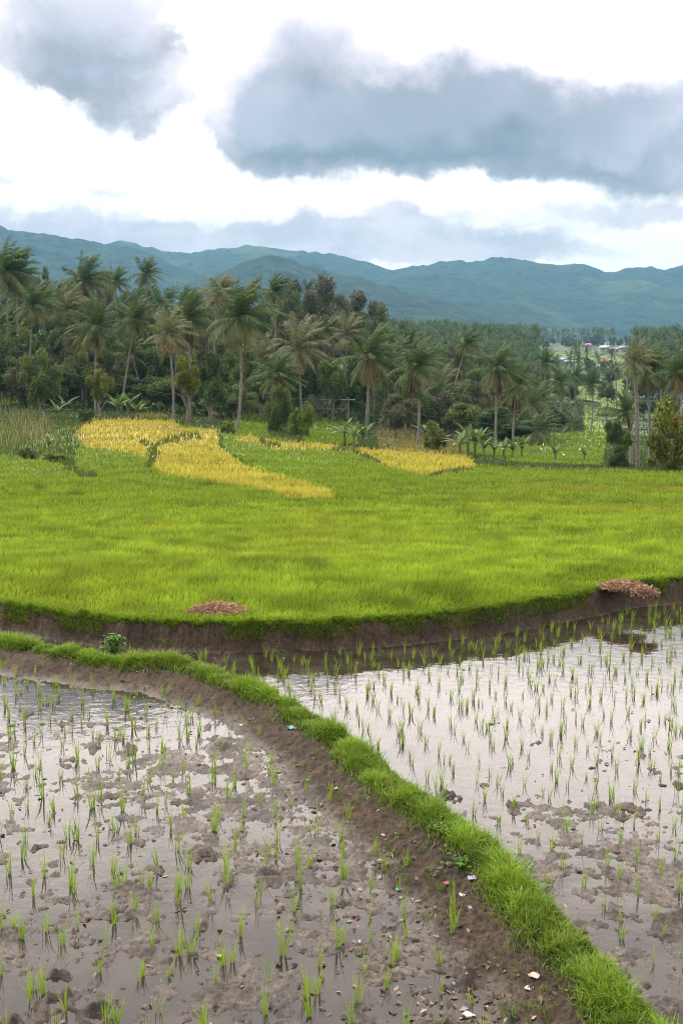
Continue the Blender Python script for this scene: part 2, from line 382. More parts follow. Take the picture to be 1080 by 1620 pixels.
# embankment the photographer stands on, behind and under the camera
V, Fc = [], []
xs = np.linspace(-40, 40, 41); ys = np.array([-60, -20, -5, 0, 1.0, 2.21]); zz = [1.3, 1.3, 1.3, 1.25, .9, -.02]
XX, YY = np.meshgrid(xs, ys); ZZ = np.array(zz)[:, None]+0*XX
ii = np.arange(XX.size).reshape(XX.shape); ff = np.stack([ii[:-1, :-1], ii[:-1, 1:], ii[1:, 1:], ii[1:, :-1]], -1).reshape(-1, 4)
struct(mesh_np('embankment', np.stack([XX, YY, ZZ], -1).reshape(-1, 3), ff, np.full((XX.size, 3), .06), M_mud, extra={'wet': np.zeros(XX.size)}))
# water sheet of the two paddies
wx = np.array([[-9, 2.25, 0], [9, 2.25, 0], [9, 13.6, 0], [-9, 13.6, 0]], float)
struct(mesh_np('water', wx, np.array([[0, 1, 2, 3]]), None, M_water))

RIPE_A = [(118,680),(142,666),(200,664),(274,667),(290,678),(344,679),(350,690),(346,703),(368,722),(395,742),(440,757),(520,780),(528,792),(470,790),(420,779),(335,765),(262,752),(240,742),(236,728),(244,718),(236,712),(228,722),(200,716),(132,706),(126,694)]
RIPE_B = [(374,691),(400,690),(414,698),(440,699),(520,703),(560,710),(660,716),(738,722),(752,738),(742,746),(690,758),(640,748),(600,736),(560,716),(530,711),(440,711),(400,702),(376,700)]
GREENS = [[(368,640),(420,640),(424,694),(372,694)], [(478,650),(560,664),(566,706),(500,704),(478,700)], [(740,664),(836,656),(950,664),(962,690),(950,740),(820,735),(730,716)], [(0,628),(140,628),(140,642),(0,640)], [(60,700),(140,700),(130,716),(0,718)]]
DRYG = [[(0,585),(48,590),(60,618),(0,622)], [(215,640),(268,640),(268,664),(215,662)], [(590,660),(700,655),(740,720),(600,715)]]
FARG = [[(862,556),(985,566),(985,576),(870,572)], [(848,592),(1010,592),(1010,664),(930,662),(848,640)]]
DIKES = [([(226,703),(243,709),(262,700),(286,696),(314,692)], 5), ([(236,708),(246,722),(238,736)], 6), ([(345,688),(352,700)], 4), ([(414,699),(424,706),(440,706)], 4),
         ([(-60,716),(0,712),(50,718),(100,728),(112,740)], 9), ([(110,738),(128,755),(150,757)], 4), ([(528,711),(560,716),(600,735)], 2.5), ([(346,704),(370,725),(400,745)], 2), ([(680,756),(700,750),(745,746)], 2)]
def SIDE(px): return np.interp(px, [-100,100,350,540,640,760,1080], [92,95,95,86,76,64,62])
def land_colour(x, y, z):
    px, py = project(x, y, z); n = fbm(x/9, y/9, 4)[..., None]; n2 = fbm(x/2.1, y/2.1, 4)[..., None]
    C = np.array([.045, .070, .022])*(.5+1.0*n)
    green = np.array([.105, .165, .018])*(.75+.5*n2); ripe = np.array([.36, .27, .045])*(.8+.4*n2); dry = np.array([.13, .125, .045])*(.6+.8*n2)
    field = (y < SIDE(px))
    C = np.where(field[..., None], green*.75, C)
    for P in GREENS: C = np.where((inpoly(px, py, P) & (y < 330))[..., None], green, C)
    for P in DRYG: C = np.where((inpoly(px, py, P) & (y > 60) & (y < 500))[..., None], dry, C)
    for P in FARG: C = np.where((inpoly(px, py, P) & (y > 200))[..., None], green*.7, C)
    for P in (RIPE_A, RIPE_B): C = np.where((inpoly(px, py, P) & (y < 125))[..., None], ripe*.7, C)
    return C
def far_ground():
    u = np.linspace(-.72, .72, 700); Y = np.exp(np.linspace(math.log(13.9), math.log(5380), 620))
    U, YY = np.meshgrid(u, Y); X = U*YY; Z = Zfar(X, YY)-.004
    V = np.stack([X, YY, Z], -1).reshape(-1, 3); i = np.arange(U.size).reshape(U.shape)
    Fc = np.stack([i[:-1, :-1], i[:-1, 1:], i[1:, 1:], i[1:, :-1]], -1).reshape(-1, 4)
    struct(mesh_np('terrain', V, Fc, land_colour(X, YY, Z).reshape(-1, 3), M_land, smooth=True, extra={'wet': np.zeros(U.size)}))
far_ground()

# ---------------------------------------------------------------- mountains
def mat_hill():
    m = bpy.data.materials.new('forested_mountain'); m.use_nodes = True; nt = m.node_tree; b = nt.nodes['Principled BSDF']; g = NG(nt)
    p = g.n('ShaderNodeTexCoord').outputs['Object']
    a = g.noise(p, .022, 8, .7); l = g.noise(g.vm('MULTIPLY', p, (1, .5, 2)), .0028, 5, .6)
    c = g.mix(g.mr(a, .35, .65), (.003, .013, .012), (.026, .054, .036)); c = g.mix(g.mr(l, .52, .66, 0, .75), c, (.075, .11, .05))
    g.set(b.inputs['Base Color'], c); b.inputs['Roughness'].default_value = .9; b.inputs['Specular IOR Level'].default_value = .1
    q = g.n('ShaderNodeBump'); q.inputs['Strength'].default_value = 1; q.inputs['Distance'].default_value = 30
    g.set(q.inputs['Height'], g.noise(p, .05, 6, .7)); g.set(b.inputs['Normal'], q.outputs[0]); return m
def mountains():
    ridges = [  # distance of crest, front length, back length, crest profile (px, py)
      (2350, 700, 500, [(-600,560),(150,520),(280,455),(330,432),(380,415),(430,403),(455,402),(490,410),(540,427),(590,446),(640,460),(700,475),(760,496),(820,512),(900,530),(1100,545),(1700,560)]),
      (3000, 1000, 600, [(-600,300),(-100,325),(-20,336),(0,342),(25,360),(60,366),(110,372),(160,379),(200,387),(240,397),(270,409),(310,428),(350,445),(450,475),(600,510),(700,540),(1700,560)]),
      (3300, 900, 600, [(-600,560),(400,520),(520,470),(600,440),(680,432),(760,438),(820,452),(880,478),(950,505),(1010,520),(1100,530),(1700,555)]),
      (4000, 1300, 900, [(-600,400),(100,395),(200,381),(225,381),(260,391),(300,397),(340,393),(400,386),(440,391),(500,397),(540,404),(575,416),(620,424),(655,420),(690,412),(735,413),(770,408),(800,406),(835,411),(880,421),(915,420),(950,430),(1000,423),(1040,426),(1075,416),(1200,400),(1700,380)]),
      (3450, 700, 500, [(-600,560),(800,540),(880,520),(940,500),(1000,478),(1060,462),(1130,448),(1300,430),(1700,420)])]
    u = np.linspace(-.62, .62, 760); D = np.linspace(1400, 5200, 330); U, Y = np.meshgrid(u, D); X = U*Y
    H = np.full(U.shape, -60.)
    for k, (Dc, Lf, Lb, prof) in enumerate(ridges):
        px = 540+F*u; cr = np.interp(px, [p[0] for p in prof], [p[1] for p in prof])
        cr = cr+(fbm(px/34+k*9, px*0+k, 4)-.5)*9
        zc = CAMZ+Dc*ray(540, cr)[1]-4
        Dw = Dc+220*(fbm(u*9+k*4, u*0+2.5, 3)-.5)
        t = (Y-Dw[None])/Lf; tb = (Y-Dw[None])/Lb
        base = 6.
        s = np.where(t < 0, np.clip(1+t, 0, 1)**.85, np.clip(1-tb, 0, 1))
        spur = (fbm(X/330+k*7, Y/520, 5, .5, True)-.62)*150*np.clip(s, 0, 1)*np.clip(-t*2.2, 0, 1)*np.clip(1+t, 0, 1)*np.clip(zc/230, 0, 1.4)[None]
        h = base+(zc[None]-base)*s+spur; h = np.where(s <= 0, -60, h); H = np.maximum(H, h)
    H += (fbm(X/28, Y/28, 3)-.5)*13
    V = np.stack([X, Y, H], -1).reshape(-1, 3); i = np.arange(U.size).reshape(U.shape)
    Fc = np.stack([i[:-1, :-1], i[:-1, 1:], i[1:, 1:], i[1:, :-1]], -1).reshape(-1, 4)
    struct(mesh_np('hills', V, Fc, None, mat_hill(), smooth=True))
mountains()

# ---------------------------------------------------------------- rice fields
def pal(n, a, b): t = RNG.random((n, 1)); return np.array(a)*(1-t)+np.array(b)*t
def rice():
    n = 330000
    D = 1/RNG.uniform(1/128, 1/10.6, n); u = RNG.uniform(-.46, .46, n); x = u*(D+1.5); y = D
    e = y-Yedge(x); k = (e > .05); x, y, e = x[k], y[k], e[k]
    z = np.where(e < .6, Znear(x, y)[0], Zfar(x, y)); px, py = project(x, y, z)
    jx = px+RNG.normal(0, 3.2, len(px)); jy = py+RNG.normal(0, 1.3, len(px))+2*(vnoise(px/14, py/6)-.5)
    rip = (inpoly(jx, jy, RIPE_A) | inpoly(jx, jy, RIPE_B)) & (y < 125) & (RNG.random(len(px)) > .10+.25*(fbm(x/5, y/5, 3) > .58))
    side = SIDE(px)
    weedy = inpoly(px, py, [(-300,560),(120,560),(150,655),(118,690),(128,704),(112,738),(60,722),(-300,716)])
    dk = np.zeros(len(x), bool)
    for P, w in DIKES: dk |= np.abs(poly_dist(px, py, P)) < w*(.6+.8*vnoise(px/9, py/5))
    gfield = np.zeros(len(x), bool)
    for P in GREENS: gfield |= inpoly(px, py, P)
    ok = ((y < side) | rip | gfield); 
    def make(sel, name, c0a, c0b, c1a, c1b, h0, lab, cat, hs=1, tint=None):
        X, Y_, Z = x[sel], y[sel], z[sel]; m = len(X)
        H = (h0+.0017*Y_)*(.7+.6*RNG.random(m))*(.75+.5*vnoise(X/1.3, Y_/1.3))*hs
        H = H*np.clip(.35+(e[sel])*.6, .35, 1)
        W = .005+.00075*Y_
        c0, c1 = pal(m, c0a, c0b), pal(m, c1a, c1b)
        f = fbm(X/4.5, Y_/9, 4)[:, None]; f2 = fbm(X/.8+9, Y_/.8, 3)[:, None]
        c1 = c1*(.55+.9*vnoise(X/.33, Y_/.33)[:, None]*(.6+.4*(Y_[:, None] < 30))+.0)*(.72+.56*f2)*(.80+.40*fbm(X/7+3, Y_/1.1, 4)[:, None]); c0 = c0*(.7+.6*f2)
        if tint is not None:
            w = np.clip((f-.52)*4, 0, 1)*.28
            pxx, pyy = px[sel], py[sel]
            for (yy, k0, k1, am, sl, wd) in ((775, 790, 1300, .95, .02, 4), (812, 700, 1300, .5, -.01, 5), (750, 560, 760, .6, .02, 3), (790, 180, 330, .6, -.08, 4), (742, 860, 1300, .5, 0, 3)):
                w = np.maximum(w, (am*np.exp(-((pyy-yy-sl*(pxx-900)-5*(vnoise(pxx/60, pxx*0+yy)-.5))/wd)**2)*np.clip((pxx-k0)/60, 0, 1)*np.clip((k1-pxx)/60, 0, 1)*(.4+.8*vnoise(pxx/22, pyy/9)))[:, None])
            sp = np.zeros(m)
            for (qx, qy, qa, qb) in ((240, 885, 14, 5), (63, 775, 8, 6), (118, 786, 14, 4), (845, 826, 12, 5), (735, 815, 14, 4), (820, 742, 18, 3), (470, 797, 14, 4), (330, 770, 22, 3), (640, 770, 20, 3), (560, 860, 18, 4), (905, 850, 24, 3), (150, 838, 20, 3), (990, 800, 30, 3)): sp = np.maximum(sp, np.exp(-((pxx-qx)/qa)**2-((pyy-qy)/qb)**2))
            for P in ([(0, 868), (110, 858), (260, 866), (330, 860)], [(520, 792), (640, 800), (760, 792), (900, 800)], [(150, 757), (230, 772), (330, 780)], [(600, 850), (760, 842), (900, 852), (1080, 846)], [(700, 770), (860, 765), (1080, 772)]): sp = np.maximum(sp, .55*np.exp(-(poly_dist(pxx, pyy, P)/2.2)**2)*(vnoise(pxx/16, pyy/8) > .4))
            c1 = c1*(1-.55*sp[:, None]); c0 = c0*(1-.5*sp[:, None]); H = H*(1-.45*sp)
            c1 = c1*(1-w)+np.array(tint)*w
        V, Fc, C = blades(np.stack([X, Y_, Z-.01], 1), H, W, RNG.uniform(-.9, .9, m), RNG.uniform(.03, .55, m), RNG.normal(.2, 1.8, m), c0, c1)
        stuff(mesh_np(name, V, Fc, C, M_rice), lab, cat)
    g = ok & ~rip & ~dk & ~weedy
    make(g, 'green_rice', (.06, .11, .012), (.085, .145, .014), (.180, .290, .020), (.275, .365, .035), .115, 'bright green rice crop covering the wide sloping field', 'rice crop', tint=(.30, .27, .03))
    make(rip & ~dk & ~weedy, 'ripe_rice', (.20, .17, .03), (.26, .21, .04), (.40, .41, .055), (.55, .54, .11), .18, 'ripe golden rice in patches at the far side of the green field', 'rice crop')
    make(((dk & ok) | (weedy & (y < 110))), 'dike_grass', (.03, .06, .012), (.05, .08, .02), (.07, .115, .025), (.11, .15, .03), .16, 'darker grass and weeds on the narrow dikes between the fields', 'grass', hs=1.1)
rice()

def meadow():                      # rough grass of the valley behind the field
    n = 90000; D = 1/RNG.uniform(1/420, 1/58, n); u = RNG.uniform(-.42, .42, n); x = u*D; z = Zfar(x, D); px, py = project(x, D, z)
    side = SIDE(px)-2; k = D > side
    for P in (RIPE_A, RIPE_B): k &= ~inpoly(px, py, P)
    x, y, z, px, py = x[k], D[k], z[k], px[k], py[k]; m = len(x)
    C = land_colour(x, y, z)*1.15; c1 = C*(.8+.7*RNG.random((m, 1))); 
    V, Fc, CC = blades(np.stack([x, y, z-.02], 1), (.12+.0018*y)*(.5+RNG.random(m)), .01+.0011*y, RNG.uniform(-.9, .9, m), RNG.uniform(.1, .9, m), RNG.uniform(0, 6.3, m), C*.6, c1)
    stuff(mesh_np('meadow_grass', V, Fc, CC, M_grass), 'rough grass and low weeds across the valley floor behind the rice field', 'grass')
meadow()

# ---------------------------------------------------------------- grass of the bund and of the terrace lip
def along(P, n):
    P = np.array(P); L = np.r_[0, np.cumsum(np.hypot(*np.diff(P, axis=0).T))]; s = RNG.uniform(0, L[-1], n)
    x = np.interp(s, L, P[:, 0]); y = np.interp(s, L, P[:, 1]); j = np.clip(np.searchsorted(L, s)-1, 0, len(P)-2)
    d = P[j+1]-P[j]; d = d/np.hypot(d[:, 0], d[:, 1])[:, None]; return x, y, np.stack([d[:, 1], -d[:, 0]], 1), s   # normal to the right
def bund_grass():
    n = 82000; P = [p for p in BUND]; x, y, nr, s = along(P, n)
    # more blades near the camera
    k = RNG.random(n) < np.clip(1.2-.05*y, .4, 1); x, y, nr, s = x[k], y[k], nr[k], s[k]; n = len(x)
    off = RNG.normal(.03, 1, n)*np.clip(.135-.010*y, .056, .10)+.12*(fbm(s*1.6, s*0+3, 3)-.5); x = x-nr[:, 0]*off; y = y-nr[:, 1]*off
    k = vnoise(x*7, y*7)+.9*vnoise(x*2.2+5, y*2.2) > np.clip(.68-.03*y, .42, .52); x, y, off = x[k], y[k], off[k]
    z = Znear(x, y)[0]; n = len(x); cl = fbm(x*5, y*5, 3)
    H = (.045+.060*np.clip((cl-.3)*2.4, 0, 1))*(.5+.8*RNG.random(n))*np.exp(-(off/.24)**2)*1.12; W = .0045+.0004*y
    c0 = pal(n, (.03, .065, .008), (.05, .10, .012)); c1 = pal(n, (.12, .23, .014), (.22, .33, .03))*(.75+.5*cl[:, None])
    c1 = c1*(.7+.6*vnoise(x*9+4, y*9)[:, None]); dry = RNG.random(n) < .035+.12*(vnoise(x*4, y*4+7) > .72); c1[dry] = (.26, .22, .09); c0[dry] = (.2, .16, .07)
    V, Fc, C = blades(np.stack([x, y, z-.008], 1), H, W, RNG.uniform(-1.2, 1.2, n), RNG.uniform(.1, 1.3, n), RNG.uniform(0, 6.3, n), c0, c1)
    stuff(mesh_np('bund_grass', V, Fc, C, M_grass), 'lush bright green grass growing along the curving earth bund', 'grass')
    # lip of the terrace bank
    n = 42000; P = list(zip(EX, EY)); x, y, nr, s = along(P, n); off = RNG.normal(-.04, .085, n)+.1*(fbm(s*1.2, s*0, 3)-.5); x = x+nr[:, 0]*off; y = y+nr[:, 1]*off
    k = (off < .10-.1*(vnoise(s*3, s*0+2) > .5)); x, y, off = x[k], y[k], off[k]; n = len(x); z = Znear(x, y)[0]; k = z > .10; x, y, off, z = x[k], y[k], off[k], z[k]; n = len(x)
    cl = fbm(x*3, y*3, 3); H = (.03+.045*cl)*(.6+.8*RNG.random(n)); 
    c0 = pal(n, (.04, .08, .008), (.06, .11, .012)); c1 = pal(n, (.11, .20, .015), (.19, .28, .025))*(.7+.6*cl[:, None])
    V, Fc, C = blades(np.stack([x, y, z-.01], 1), H, .009, RNG.uniform(-.9, .9, n), RNG.uniform(.2, 1.3, n), RNG.normal(-1.57, 1.1, n), c0, c1)
    stuff(mesh_np('bank_grass', V, Fc, C, M_grass), 'short dark green grass fringing the top of the terrace bank', 'grass')
    # sparse sprigs on bare soil and in the ditch under the bank
    n = 3400; x = RNG.uniform(-4.2, 4.6, n); y = 1/RNG.uniform(1/12.6, 1/4.5, n); h, soil, sd, e = Znear(x, y)
    k = (soil > .3) & (e < 0) & (vnoise(x*3, y*3) > .45) | ((e > -1.0) & (e < -.1) & (RNG.random(n) < .35)); cx, cy, cz = x[k], y[k], h[k]
    rep = 5; cx, cy, cz = np.repeat(cx, rep), np.repeat(cy, rep), np.repeat(cz, rep); n = len(cx)
    V, Fc, C = blades(np.stack([cx+RNG.normal(0, .01, n), cy+RNG.normal(0, .01, n), np.maximum(cz, -.01)-.004], 1), RNG.uniform(.02, .09, n), .006, RNG.uniform(-1, 1, n), RNG.uniform(.2, 1.4, n), RNG.uniform(0, 6.3, n), pal(n, (.04, .08, .01), (.06, .1, .02)), pal(n, (.09, .17, .02), (.15, .22, .04)))
    stuff(mesh_np('sprigs', V, Fc, C, M_grass), 'scattered tiny grass sprigs on the bare earth of the banks', 'grass')
bund_grass()

# ---------------------------------------------------------------- seedlings
def seedling_geo(r, n, h):
    th = r.uniform(0, 6.3, n); off = r.uniform(0, .012, n); P = np.stack([np.cos(th)*off, np.sin(th)*off, np.full(n, -.03)], 1)
    H = h*r.uniform(.55, 1.0, n)+.03; c0 = np.tile([.10, .17, .02], (n, 1)); t = r.random((n, 1)); c1 = np.array([.17, .32, .02])*(1-t)+np.array([.32, .42, .04])*t; c0 = c0*1.3
    return blades(P, H, r.uniform(.004, .0068, n), r.uniform(-1.2, 1.2, n), r.uniform(.03, .48, n)**1.25, th+r.normal(0, .5, n), c0, c1, .6)
SEED = []
for v in range(18):
    r = np.random.default_rng(100+v); G = [seedling_geo(r, int(r.integers(6, 12)), r.uniform(.13, .21))]
    if v % 6 == 5:
        V, f, C = seedling_geo(r, 8, .15); G.append((V+np.array([.05, .02, 0]), f, C))
    SEED.append(merge(G))
SEED_ME = [mesh_np('rice_seedling', *s, M_rice, link=False) for s in SEED]
def seedlings():
    pts = []
    ang = R(9); ca, sa = math.cos(ang), math.sin(ang)
    for side in (0, 1):
        sp = (.215, .225)[side]; sq = (.24, .215)[side]
        for i in range(-40, 70):
            for j in range(0, 70):
                x0 = i*sp; y0 = 3.6+j*sq; a = (R(-6), R(11))[side]
                x = x0*math.cos(a)-y0*math.sin(a)+random.gauss(0, .030)+.02*math.sin(j*.9); y = x0*math.sin(a)+y0*math.cos(a)+random.gauss(0, .05)
                if y < 3.9 or y > 13.2 or abs(x/y) > .37 or random.random() < .03: continue
                pts.append((x, y, side))
    A = np.array(pts); h, soil, sd, e = Znear(A[:, 0], A[:, 1]); out = []
    for (x, y, s), hh, so, d, ee in zip(pts, h, soil, sd, e):
        if ee > -.3 or (s == 0) != (d < 0) or (-.36 < d < 0) or (0 < d < .26) : continue
        out.append((y, x, hh, d, ee))
    out.sort(); mr = []
    for idx, (y, x, hh, d, ee) in enumerate(out):
        z = max(hh, 0) ; v = random.randrange(18); s = random.uniform(.78, 1.12)*(1.0 if d < 0 else .92); rz = random.uniform(-1.2, 1.2)
        if y < 6 and random.random() < .15: s *= .8
        if idx < 298:
            o = obj('rice_seedling', SEED_ME[v]); o.location = (x, y, z); q = 1.10 if d < 0 else .92; o.scale = (s*q, s*q, s*q*1.05); o.rotation_euler = (random.gauss(0, .06), random.gauss(0, .06), rz)
            wet = hh < 0.0005; qx, qy = project(x, y, z); cell = (', far end', ', middle', ', near end')[int(qy > 1250)+int(qy > 1430)]+((', left side', ', centre', ', bund side')[int(qx > 130)+int(d > -1.0)] if d < 0 else (', bund side', ', open side')[int(d > .9)])
            lab = ('sturdy' if d < 0 else 'thin')+' rice seedling '+('in open water' if wet else 'on wet mud')+', '+('left' if d < 0 else 'right')+' paddy'+cell
            tag(o, lab, 'seedling', 'seedlings: '+lab)
        else:
            V, f, C = SEED[v]; c_, s_ = math.cos(rz), math.sin(rz)
            W = np.stack([V[:, 0]*c_-V[:, 1]*s_, V[:, 0]*s_+V[:, 1]*c_, V[:, 2]], 1)*s+np.array([x, y, z]); mr.append((W, f, C))
    print('seedlings', len(out))
    if mr: stuff(mesh_np('distant_seedlings', *merge(mr), M_rice), 'rows of thin rice seedlings farther back in the flooded paddies', 'seedling')
seedlings()

# ---------------------------------------------------------------- clods, leaf litter
def clods():
    n = 2600; x = RNG.uniform(-4, 4.6, n); y = 1/RNG.uniform(1/11.5, 1/4.3, n); h, soil, sd, e = Znear(x, y)
    k = (e < -.2) & ((sd < 0) & (RNG.random(n) < .75) | (sd > 0) & (RNG.random(n) < .5)) & (h > -.028); x, y, h = x[k], y[k], h[k]; parts = []
    ico = np.array([(0,0,1),(.894,0,.447),(.276,.851,.447),(-.724,.526,.447),(-.724,-.526,.447),(.276,-.851,.447),(.724,.526,-.447),(-.276,.851,-.447),(-.894,0,-.447),(-.276,-.851,-.447),(.724,-.526,-.447),(0,0,-1)])
    fi = np.array([(0,1,2),(0,2,3),(0,3,4),(0,4,5),(0,5,1),(1,6,2),(2,7,3),(3,8,4),(4,9,5),(5,10,1),(6,7,2),(7,8,3),(8,9,4),(9,10,5),(10,6,1),(6,11,7),(7,11,8),(8,11,9),(9,11,10),(10,11,6)])
    for X, Y, Z in zip(x, y, h):
        s = .003+.013*random.random()**5; s *= (1+.05*Y)
        V = ico*(1+RNG.normal(0, .18, (12, 1)))*np.array([s*1.4, s*1.2, s*.7])+np.array([X, Y, max(Z, -.003)]); c = random.uniform(.35, 1.0)
        parts.append((V, fi, np.array([.10, .078, .062])*c))
    V, f, C = merge(parts)
    o = mesh_np('clods', V, f, C, M_mud, smooth=True, extra={'wet': np.full(len(V), .7)}); stuff(o, 'small dark clods and crumbs of wet mud in the paddies', 'mud')
    # leaf litter
    n = 9000; x = RNG.uniform(-3, 3, n); y = 1/RNG.uniform(1/11, 1/4.2, n); h, soil, sd, e = Znear(x, y)
    p = np.where(sd < 0, .08+.75*np.exp(-((sd+.55)/.42)**2)*np.clip(1.5-y*.13, .15, 1), .03); k = (RNG.random(n) < p) & (e < -.1); x, y, h = x[k], y[k], h[k]; m = len(x)
    a = RNG.uniform(0, 6.3, m); L = RNG.uniform(.009, .026, m); W = L*RNG.uniform(.3, .6, m)
    d = np.stack([np.cos(a), np.sin(a), RNG.normal(0, .25, m)], 1); s = np.stack([-np.sin(a), np.cos(a), RNG.normal(0, .35, m)], 1); c = np.stack([x, y, np.maximum(h, 0)+.004], 1)
    up = np.zeros((m, 3)); up[:, 2] = RNG.uniform(-.003, .010, m)
    V = np.stack([c-d*L[:, None], c-s*W[:, None]+up, c+d*L[:, None], c+s*W[:, None]+up, c+d*L[:, None]*.1], 1)
    b = np.arange(m)[:, None]*5; Fc = [np.concatenate([b+np.array([[0, 1, 4]]), b+np.array([[1, 2, 4]]), b+np.array([[2, 3, 4]]), b+np.array([[3, 0, 4]])])]
    base = np.array([(.09, .06, .045), (.15, .10, .08), (.24, .19, .16), (.06, .045, .04), (.20, .10, .09), (.30, .26, .22), (.11, .08, .04)]); C = base[RNG.choice(7, m, p=[.25, .2, .13, .22, .08, .05, .07])]
    stuff(mesh_np('leaf_litter', V.reshape(-1, 3), Fc, np.repeat(C, 5, 0), M_dry), 'fallen brown and pinkish dead leaves strewn over mud beside the bund', 'dead leaves')
    # straw bits and twigs on the soil
clods()

def ground_at(px, py):
    for z in (.0,):
        x, y, _ = at(px, py, z)
    for _ in range(6):
        h = float(Znear(np.array([x]), np.array([y]))[0][0]); h = max(h, 0); x, y, _ = at(px, py, h)
    return x, y, h
def scrap(name, px, py, w, hgt, col, label, cat, seed, flat=1.0):
    w *= .72; hgt *= .72; col = tuple(c*.6 for c in col); r = np.random.default_rng(seed); x, y, z = ground_at(px, py); nx, ny = 9, 7
    u, v = np.meshgrid(np.linspace(-1, 1, nx), np.linspace(-1, 1, ny)); rr = 1-.18*r.random(u.shape)
    X = u*w/2*rr*(1-.25*v*v); Y = v*hgt/2*rr*(1-.3*u*u); Z = (r.random(u.shape)*.6+.5*np.sin(u*3+v*2+seed))*w*.13*flat+.012
    a = r.uniform(-.5, .5); P = np.stack([X*math.cos(a)-Y*math.sin(a), X*math.sin(a)+Y*math.cos(a), Z], -1).reshape(-1, 3)
    i = np.arange(nx*ny).reshape(ny, nx); f = np.stack([i[:-1, :-1], i[:-1, 1:], i[1:, 1:], i[1:, :-1]], -1).reshape(-1, 4)
    m = mat_simple(name, col, .45, 30, .2, .3, 60); o = mesh_np(name, P, f, None, m); o.location = (x, y, z)
    md = o.modifiers.new('t', 'SOLIDIFY'); md.thickness = .0015; return tag(o, label, cat)
scrap('plastic_scrap', 463, 1154, .15, .07, (.16, .42, .50), 'crumpled turquoise plastic scrap lying on the earth bund', 'litter', 1)
scrap('paper_scrap', 732, 1418, .07, .06, (.55, .50, .44), 'crumpled dirty white paper scrap on bare soil left of the grass strip', 'litter', 2)
scrap('plastic_scrap', 746, 1392, .08, .07, (.45, .42, .60), 'pale violet plastic scrap beside the grass of the bund', 'litter', 3)
scrap('leaf', 706, 1400, .06, .05, (.42, .09, .09), 'single bright red dead leaf on the bare soil of the bund', 'leaf', 4)
scrap('paper_scrap', 843, 1547, .09, .07, (.50, .44, .38), 'brownish white crumpled scrap lowest on the soil slope, under the bund grass', 'litter', 5)
scrap('paper_scrap', 836, 1567, .07, .05, (.60, .58, .54), 'small grey-white scrap just in front of the brownish white one', 'litter', 6)
scrap('paper_scrap', 741, 1609, .10, .05, (.62, .62, .58), 'flattened white scrap in mud at the bottom edge', 'litter', 7)
scrap('plastic_scrap', 630, 1410, .05, .04, (.03, .36, .28), 'tiny emerald plastic scrap on the mud of the left paddy', 'litter', 8)
scrap('paper_scrap', 48, 1050, .13, .08, (.52, .50, .46), 'grey-white rag on the soil below the grass at far left', 'litter', 9)
scrap('paper_scrap', 281, 1075, .06, .05, (.66, .62, .52), 'small cream scrap on the soil slope of the left bund', 'litter', 10)
scrap('leaf', 346, 1081, .05, .05, (.55, .45, .03), 'single yellow leaf beside the grass where the bund bends', 'leaf', 11)
scrap('paper_scrap', 382, 1149, .06, .06, (.60, .54, .44), 'small cream scrap upright among seedlings of the left paddy', 'litter', 12)
scrap('leaf', 348, 1515, .05, .04, (.25, .38, .08), 'single pale green leaf floating in the left paddy', 'leaf', 13, .4)

def straw(px, py, wpx, hm, label, seed):
    x, y, _ = at(px, py, .30); W = wpx*y/F/2; r = np.random.default_rng(seed); n = 1500
    rr = np.sqrt(r.random(n)); th = r.uniform(0, 6.3, n); X = rr*np.cos(th)*W; Y = rr*np.sin(th)*W*.6
    Z = hm*(1-rr**2)*r.uniform(.2, 1, n); a = r.uniform(0, 6.3, n); L = r.uniform(.03, .075, n)
    d = np.stack([np.cos(a), np.sin(a)*.7, r.normal(0, .28, n)], 1)*L[:, None]; c = np.stack([X, Y, Z], 1); w = np.array([0, .3, 1])*.0035
    V = np.stack([c-d-w, c-d+w, c+d+w+r.normal(0, .01, (n, 3)), c+d-w], 1).reshape(-1, 3); b = np.arange(n)[:, None]*4
    t = r.random((n, 1)); C = np.repeat(np.array([.17, .10, .07])*(1-t)+np.array([.40, .26, .19])*t, 4, 0)
    # domed core so that the heap is a body, not loose strands
    th2 = np.linspace(0, 2*math.pi, 25)[:-1]; core = [np.array([[0, 0, hm*.8]])]; fc = []
    for q, (ra, hh) in enumerate(((.4, .68), (.75, .35), (1, -.15))): core.append(np.stack([np.cos(th2)*W*ra*(1+.1*r.random(24)), np.sin(th2)*W*.6*ra, np.full(24, hm*hh)], 1))
    tri = np.array([(0, 1+k, 1+(k+1) % 24) for k in range(24)]); quad = np.array([(1+q*24+k, 1+(q+1)*24+k, 1+(q+1)*24+(k+1) % 24, 1+q*24+(k+1) % 24) for q in range(2) for k in range(24)])
    g = merge([(V, b+np.array([[0, 1, 2, 3]]), C), (np.concatenate(core), [tri, quad], np.array([.16, .10, .07]))])
    o = mesh_np('straw_heap', *g, M_dry); o.location = (x, y, .30); tag(o, label, 'straw')
straw(343, 967, 88, .09, 'low oval heap of pinkish dry straw lying on the green field edge', 5)
straw(985, 929, 70, .08, 'ragged heap of brown dry straw on the bank at the right', 6)
straw(1020, 940, 34, .08, 'smaller darker tuft of dry straw slumping down the bank at the right', 8)

